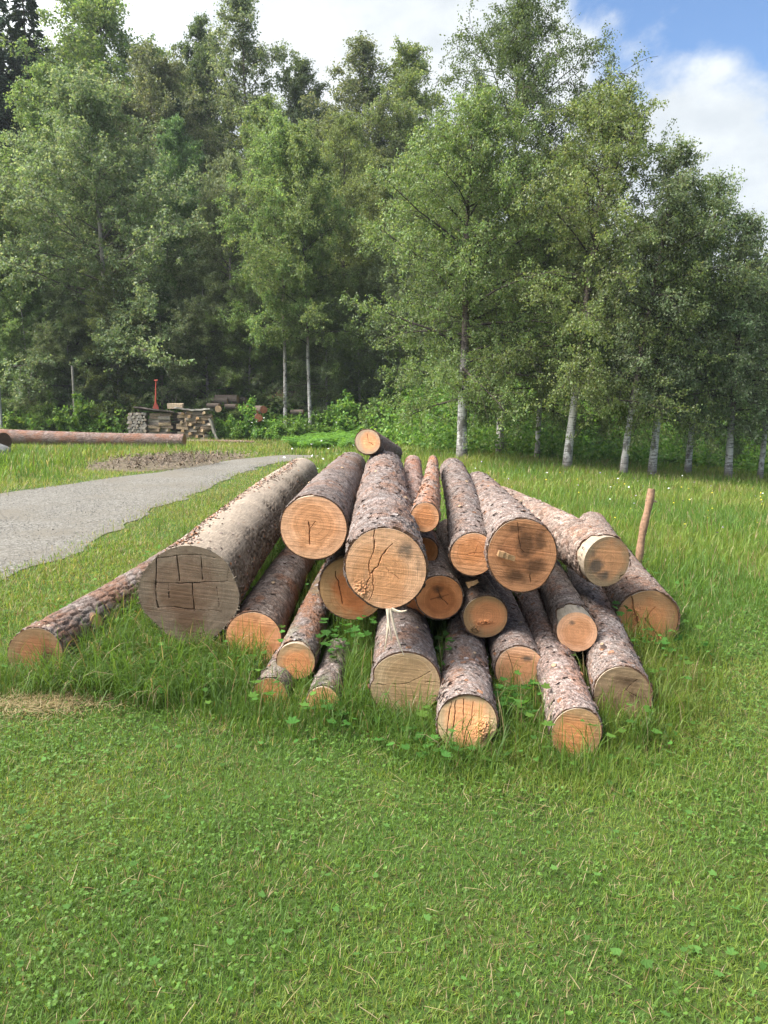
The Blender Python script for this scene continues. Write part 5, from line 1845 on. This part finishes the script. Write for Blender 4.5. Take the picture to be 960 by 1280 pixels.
# firewood
t = NT('firewood')
c_ = t.attr().outputs['Color']
n_ = t.noise(t.objco(), 16, 6, .6)
t.out(t.mix(1.0, c_, t.range(n_, .25, .75, .65, 1.35, 'LINEAR'), 'MULTIPLY'), .85, t.bump(n_, .6, .01), .15)
FIRE = t.m


def billet(seed, l, w, h, kind):
    g = np.random.default_rng(seed)
    b = Buf()
    if kind == 'round':
        n = 9
        th = np.linspace(0, 2 * PI, n, endpoint=False)
        r = w / 2 * (1 + g.normal(0, .07, n))
        V = np.concatenate([np.stack([r * np.cos(th), np.full(n, q), r * np.sin(th)], -1) for q in (-l / 2, l / 2)])
    else:
        P = np.array([(-w / 2, -h / 2), (w / 2 * g.uniform(.7, 1), -h / 2 * g.uniform(.6, 1)), (w / 2 * g.uniform(.5, 1), h / 2 * g.uniform(.5, 1)), (-w * g.uniform(0, .3), h / 2), (-w / 2 * g.uniform(.8, 1), h * g.uniform(-.1, .25))])
        n = 5
        V = np.concatenate([np.stack([P[:, 0] + g.normal(0, .004, n), np.full(n, q), P[:, 1] + g.normal(0, .004, n)], -1) for q in (-l / 2, l / 2)])
    side = [[i, (i + 1) % n, n + (i + 1) % n, n + i] for i in range(n)]
    return V, side, n


def billet_mesh(seed, l, w, h, kind, end, bark):
    V, side, n = billet(seed, l, w, h, kind)
    b = Buf()
    sidec = np.tile(bark, (len(V), 1))
    b.add(V, side, sidec)
    e = np.array(end)
    b.add(V[:n], [list(range(n))[::-1]], e)
    b.add(V[n:], [list(range(n))], e)
    return b.mesh('firewood_piece', FIRE)


R_ENDS = [billet_mesh(500 + i, .42, .105 + .02 * (i % 3), .1, 'round' if i % 2 else 'split', [(.30, .255, .21), (.23, .195, .16), (.36, .30, .235), (.27, .21, .155)][i % 4], (.15, .115, .09)) for i in range(8)]
S_SIDE = [billet_mesh(520 + i, .46, .14, .12, 'split', [(.42, .29, .17), (.36, .22, .11)][i % 2], [(.40, .275, .165), (.28, .195, .125), (.34, .27, .20), (.22, .17, .13)][i % 4]) for i in range(8)]


def fire(me, loc, rz, label, group, tilt=0):
    o = obj('firewood_piece', me, None, loc)
    o.rotation_euler = (rng.normal(0, .06), tilt + rng.normal(0, .12), rz + rng.normal(0, .06))
    tag(o, label, 'firewood', group)
    return o


Y1 = 30.2
zg = gh(at(190, Y1), Y1)
x0, x1 = at(162, Y1), at(186, Y1)
for r_ in range(10):
    for c_ in range(7):
        fire(R_ENDS[(r_ * 3 + c_ * 5) % 8], (x0 + .06 + (c_ + .5 * (r_ % 2)) * (x1 - x0 - .05) / 7, Y1 + rng.normal(0, .02), zg + .07 + r_ * .108), 0, 'small weathered firewood end in the left part of the stack with the red tool', 'end-on pieces in the stack with the red tool')
xa, xb = at(186, Y1), at(214, Y1)
for r_ in range(9):
    for c_ in range(2):
        fire(S_SIDE[(r_ * 3 + c_) % 8], (xa + .24 + c_ * .43 + rng.normal(0, .03), Y1 + .05 + rng.normal(0, .04), zg + .07 + r_ * .118), PI / 2 + rng.normal(0, .25), 'split firewood lying lengthwise in the right part of the stack with the red tool', 'lengthwise pieces in the stack with the red tool', rng.normal(0, .1))
for r_ in range(9):
    for q in range(3):
        fire(R_ENDS[(r_ * 5 + q) % 8], (xb + .09 + .02 * q, Y1 + .50 + q * .34, zg + .07 + r_ * .12), PI / 2, 'dark firewood piece in the shaded flank between the two stacks', 'pieces in the shaded flank between the stacks')
xc_, xd_ = at(224, Y1), at(264, Y1)
for r_ in range(10):
    for c_ in range(4):
        fire(S_SIDE[(r_ * 5 + c_ * 3) % 8], (xc_ + .18 + c_ * (xd_ - xc_) / 4.1 + rng.normal(0, .03), Y1 + .05 + rng.normal(0, .05), zg + .07 + r_ * .112), [0, PI / 2][(r_ + c_) % 3 > 0] + rng.normal(0, .3), 'split firewood in the second stack, the one with a slab leaning on it', 'pieces in the second stack', rng.normal(0, .12))


def slab(name, label, cat, c, s, colr, rot=(0, 0, 0)):
    from mathutils import Euler
    b = Buf()
    n = 9
    V = []
    for i in range(n):
        q = i / (n - 1) - .5
        for (a, h) in ((-.5, -.5), (.5, -.5), (.5, .5), (-.5, .5)):
            V.append((q * s[0], a * s[1] * (1 + rng.normal(0, .04)), h * s[2] + .15 * s[2] * math.sin(i * 1.3 + a)))
    f = []
    for i in range(n - 1):
        for j in range(4):
            f.append([i * 4 + j, i * 4 + (j + 1) % 4, i * 4 + 4 + (j + 1) % 4, i * 4 + 4 + j])
    f += [[3, 2, 1, 0], [n * 4 - 4, n * 4 - 3, n * 4 - 2, n * 4 - 1]]
    b.add(np.array(V), f, np.array(colr))
    o = obj(name, b.mesh(name, FIRE), None, c)
    o.rotation_euler = rot
    return tag(o, label, cat)


ztop = zg + 1.16
slab('cover_board', 'dark weathered board roofing the wood stack with the red tool', 'board', ((x0 + xb) / 2 + .25, Y1 + .1, ztop + .02), (1.55, .75, .05), (.105, .082, .072), (R(-8), R(7), 0))
slab('cover_slab', 'grey slab lying on the left half of the second wood stack', 'slab', (xc_ + .25, Y1 + .05, zg + 1.22), (.75, .5, .06), (.27, .235, .195), (R(-6), R(9), .1))
slab('cover_slab', 'grey slab lying on the right half of the second wood stack', 'slab', (xc_ + .95, Y1, zg + 1.20), (.75, .45, .06), (.32, .285, .24), (R(-6), R(-4), -.1))
slab('leaning_slab', 'weathered slab leaning against the right side of the second wood stack', 'slab', (xd_ + .14, Y1 - .05, zg + .42), (.95, .35, .08), (.29, .25, .20), (0, R(72), 0))
# pale block with dark sticks
b = Buf()
bxx = at(221, Y1)
cb_ = thing('wood_block', 'pale square wood block standing on top between the two stacks', 'block', (bxx, Y1 + .05, zg + 1.26))
box(b, (0, 0, .09), (.58, .34, .19), (.40, .30, .20), jit=.008)
obj('block', b.mesh('wood_block', FIRE), cb_)
for k, (dx, tx) in enumerate([(-.22, -.14), (-.10, -.04), (-.02, .10)]):
    b = Buf()
    px = bxx + dx
    tube(b, [(0, 0, 0), (tx * .5, .02, .18), (tx, .0, .36)], [.013, .012, .010], 6, (.05, .04, .035))
    o = obj('dark_stick', b.mesh('dark_stick', FIRE), None, (px, Y1 + .02, zg + 1.44))
    tag(o, ['dark thin stick tilting left on the pale wood block', 'dark thin upright stick in the middle of three on the pale wood block', 'dark thin stick tilting right on the pale wood block'][k], 'stick')
# red tool
RED = plain_mat('red_paint', .45, 20, .25, .2, .004, .4)
rx_ = at(197, Y1)
rt = thing('spade', 'red-handled spade standing upright on the board over the left wood stack', 'spade', (rx_, Y1 - .05, ztop + .04), .1)
b = Buf()
q = np.linspace(0, 1, 8)
tube(b, np.stack([.05 * q, 0 * q, .22 + .92 * q], -1), .027 + .006 * np.cos(q * 3), 10, (.36, .055, .03))
obj('handle', b.mesh('spade_handle', RED, True), rt)
b = Buf()
V = []
for i in range(6):
    k = i / 5
    w = np.interp(k, [0, .5, 1], [.125, .095, .032])
    for (sx, sy) in ((-1, -1), (1, -1), (1, 1), (-1, 1)):
        V.append((sx * w, sy * .02, .30 * k))
f = [[i * 4 + j, i * 4 + (j + 1) % 4, i * 4 + 4 + (j + 1) % 4, i * 4 + 4 + j] for i in range(5) for j in range(4)] + [[3, 2, 1, 0], [20, 21, 22, 23]]
b.add(np.array(V), f, (.33, .06, .035))
obj('blade', b.mesh('spade_blade', RED), rt)
b = Buf()
tube(b, [(-.02, 0, 1.13), (.12, 0, 1.14)], .028, 8, (.36, .055, .03))
obj('grip', b.mesh('spade_grip', RED, True), [c for c in rt.children if c.name.startswith('handle')][0])

# cut logs heaped to the right of the stacks
SHORT = []
for i in range(4):
    b = Buf()
    r = .11 + .025 * i
    th = np.linspace(0, 2 * PI, 14, endpoint=False)
    rr = r * (1 + .06 * np.sin(th * 3 + i))
    l = .55 + .15 * i
    V = np.concatenate([np.stack([rr * np.cos(th), np.full(14, q), rr * np.sin(th)], -1) for q in (-l / 2, l / 2)])
    b.add(V, [[k, (k + 1) % 14, 14 + (k + 1) % 14, 14 + k] for k in range(14)], (.13, .098, .078))
    ends = []
    for V_, c_ in ((V[:14][::-1], [(.44, .25, .12), (.50, .32, .18), (.36, .13, .07), (.40, .24, .13)][i]), (V[14:], (.40, .25, .13))):
        b2 = Buf()
        b2.add(V_, [list(range(14))], c_)
        ends.append(b2.mesh('short_end', FIRE))
    SHORT.append((b.mesh('short_bark', FIRE), ends))
CUT = [(268, 507, 32.5, 1.3, 0), (276, 501, 33.0, 1.5, 1), (285, 499, 33.2, 1.4, 3), (274, 511, 32.0, .2, 1), (290, 508, 32.6, 1.2, 0), (299, 500, 33.4, 1.5, 1), (310, 509, 32.2, .3, 0), (318, 516, 31.6, .2, 2), (326, 512, 32.0, .5, 2), (322, 522, 31.2, .3, 2), (338, 497, 34.2, .3, 1), (347, 493, 34.6, .4, 3), (355, 498, 34.2, .2, 0), (361, 492, 34.8, 1.2, 1), (342, 489, 35.0, 1.3, 3), (372, 515, 32.5, 1.4, 0)]
for i, (u, v, y, rz, k) in enumerate(CUT):
    x = at(u, y)
    z = top_z(v, y)
    lab = 'short cut log heaped right of the leaning slab' if u < 300 else 'short cut log with a reddish end in the bushes right of the stacks' if u < 330 else 'short cut log in the heap below the thin pale stems'
    r = thing('cut_log', lab, 'cut log', (x, y, max(gh(x, y) + .1, z)), rz, 'cut logs %s' % ('beside the leaning slab' if u < 300 else 'in the bushes' if u < 330 else 'below the pale stems'))
    obj('bark', SHORT[k][0], r)
    for me in SHORT[k][1]:
        obj('cut_end', me, r)

# fence posts at the left
for (u, y, hv, rr, cc, lab) in [(3, 31.0, 467, .055, (.24, .225, .21), 'grey fence post at the very left edge below the wood'), (95, 31.5, 457, .05, (.20, .18, .15), 'pale fence post in the bushes left of the wood stacks')]:
    x = at(u, y)
    z = gh(x, y)
    hgt_ = top_z(hv, y) - z
    b = Buf()
    tube(b, [(0, 0, -.2), (.01, 0, hgt_ * .5), (.02, 0, hgt_)], [rr, rr * .97, rr * .9], 10, cc)
    o = obj('fence_post', b.mesh('fence_post', FIRE, True), None, (x, y, z))
    tag(o, lab, 'post')

# ------------------------------------------------------------------ light and sky
SUN_EL, SUN_AZ = 52.0, 260.0      # azimuth clockwise from +Y (the view direction): behind the camera, to the left
w = bpy.data.worlds.new('World')
scene.world = w
w.use_nodes = True
t = NT('sky', w)
sky = t.n('ShaderNodeTexSky', sky_type='NISHITA')
sky.sun_disc = False
sky.sun_elevation = R(SUN_EL)
sky.sun_rotation = R(SUN_AZ)
sky.air_density = 1.0
sky.dust_density = 0.6
sky.ozone_density = 1.5
dirn = t.n('ShaderNodeTexCoord').outputs['Generated']
nz = t.noise(t.mapping(dirn, (1, 1, 1.9)), 3.2, 8, 0.58, dist=.25)
bias = 0.47
terms = None


def blob(u, v, width, amt):
    d = view_dir(u, v)
    d = d / np.linalg.norm(d)
    dt = t.vmath('DOT_PRODUCT', dirn, tuple(d))
    return t.math('MULTIPLY', t.range(dt, math.cos(R(width)), 1.0), amt)


acc = nz
for (u, v, wd, a) in [(330, 30, 24, .34), (560, 0, 13, .14), (800, 140, 11, .30), (940, 215, 9, .34), (890, 30, 13, -.30), (730, 10, 8, -.16), (930, 120, 7, -.10), (1150, 60, 18, -.16), (640, 300, 30, .16)]:
    acc = t.math('ADD', acc, blob(u, v, wd, a))
mask = t.range(acc, .48, .64)
cn = t.noise(t.mapping(dirn, (1, 1, 1.6)), 7, 6, 0.55)
sky_c = t.mix(1.0, sky.outputs[0], (.56, .66, .76), 'MULTIPLY')
cloud = t.mix(t.range(cn, .35, .7), (2.7, 2.9, 3.05), (3.75, 3.88, 3.92))
# extra cloud glow added round the sun, behind left of camera, to soften shadows
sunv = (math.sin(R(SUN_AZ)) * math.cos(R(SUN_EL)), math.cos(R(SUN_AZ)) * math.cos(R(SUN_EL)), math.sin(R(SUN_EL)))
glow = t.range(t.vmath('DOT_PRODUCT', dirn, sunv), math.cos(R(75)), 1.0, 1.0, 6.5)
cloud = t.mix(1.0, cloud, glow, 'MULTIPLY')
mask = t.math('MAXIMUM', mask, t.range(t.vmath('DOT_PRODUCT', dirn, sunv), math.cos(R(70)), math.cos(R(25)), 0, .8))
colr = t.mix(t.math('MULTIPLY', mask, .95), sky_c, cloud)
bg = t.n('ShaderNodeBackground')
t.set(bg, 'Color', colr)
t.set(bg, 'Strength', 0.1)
wo = t.n('ShaderNodeOutputWorld')
t.t.links.new(bg.outputs[0], wo.inputs[0])

sd = bpy.data.lights.new('sun', 'SUN')
sd.energy = 3.5
sd.angle = R(24)
sd.color = (1.0, .955, .88)
so = bpy.data.objects.new('sun', sd)
COL.objects.link(so)
so.location = (-8, -10, 20)
sv = Vector((math.sin(R(SUN_AZ)) * math.cos(R(SUN_EL)), math.cos(R(SUN_AZ)) * math.cos(R(SUN_EL)), math.sin(R(SUN_EL))))
so.rotation_euler = sv.to_track_quat('Z', 'Y').to_euler()

scene.render.engine = 'CYCLES'
cy = scene.cycles
cy.max_bounces = 6
cy.diffuse_bounces = 4
cy.glossy_bounces = 2
cy.transmission_bounces = 4
cy.use_denoising = True
cy.denoiser = 'OPENIMAGEDENOISE'
cy.caustics_reflective = False
cy.caustics_refractive = False
vs = scene.view_settings
vs.view_transform = 'Standard'
vs.look = 'None'
vs.exposure = 1.52
vs.gamma = 1.0
vs.use_curve_mapping = False

# the air of the valley, a little pale
hz = Buf()
box(hz, (0, 105, 17), (802, 812, 46), (1, 1, 1))
t = NT('haze')
pv = t.n('ShaderNodeVolumePrincipled')
t.set(pv, 'Color', (.90, .95, 1.0))
t.set(pv, 'Density', 0.0004)
mo = t.n('ShaderNodeOutputMaterial')
t.t.links.new(pv.outputs[0], mo.inputs['Volume'])
o = obj('haze', hz.mesh('haze', t.m))
o['kind'] = 'stuff'
cy.volume_bounces = 0
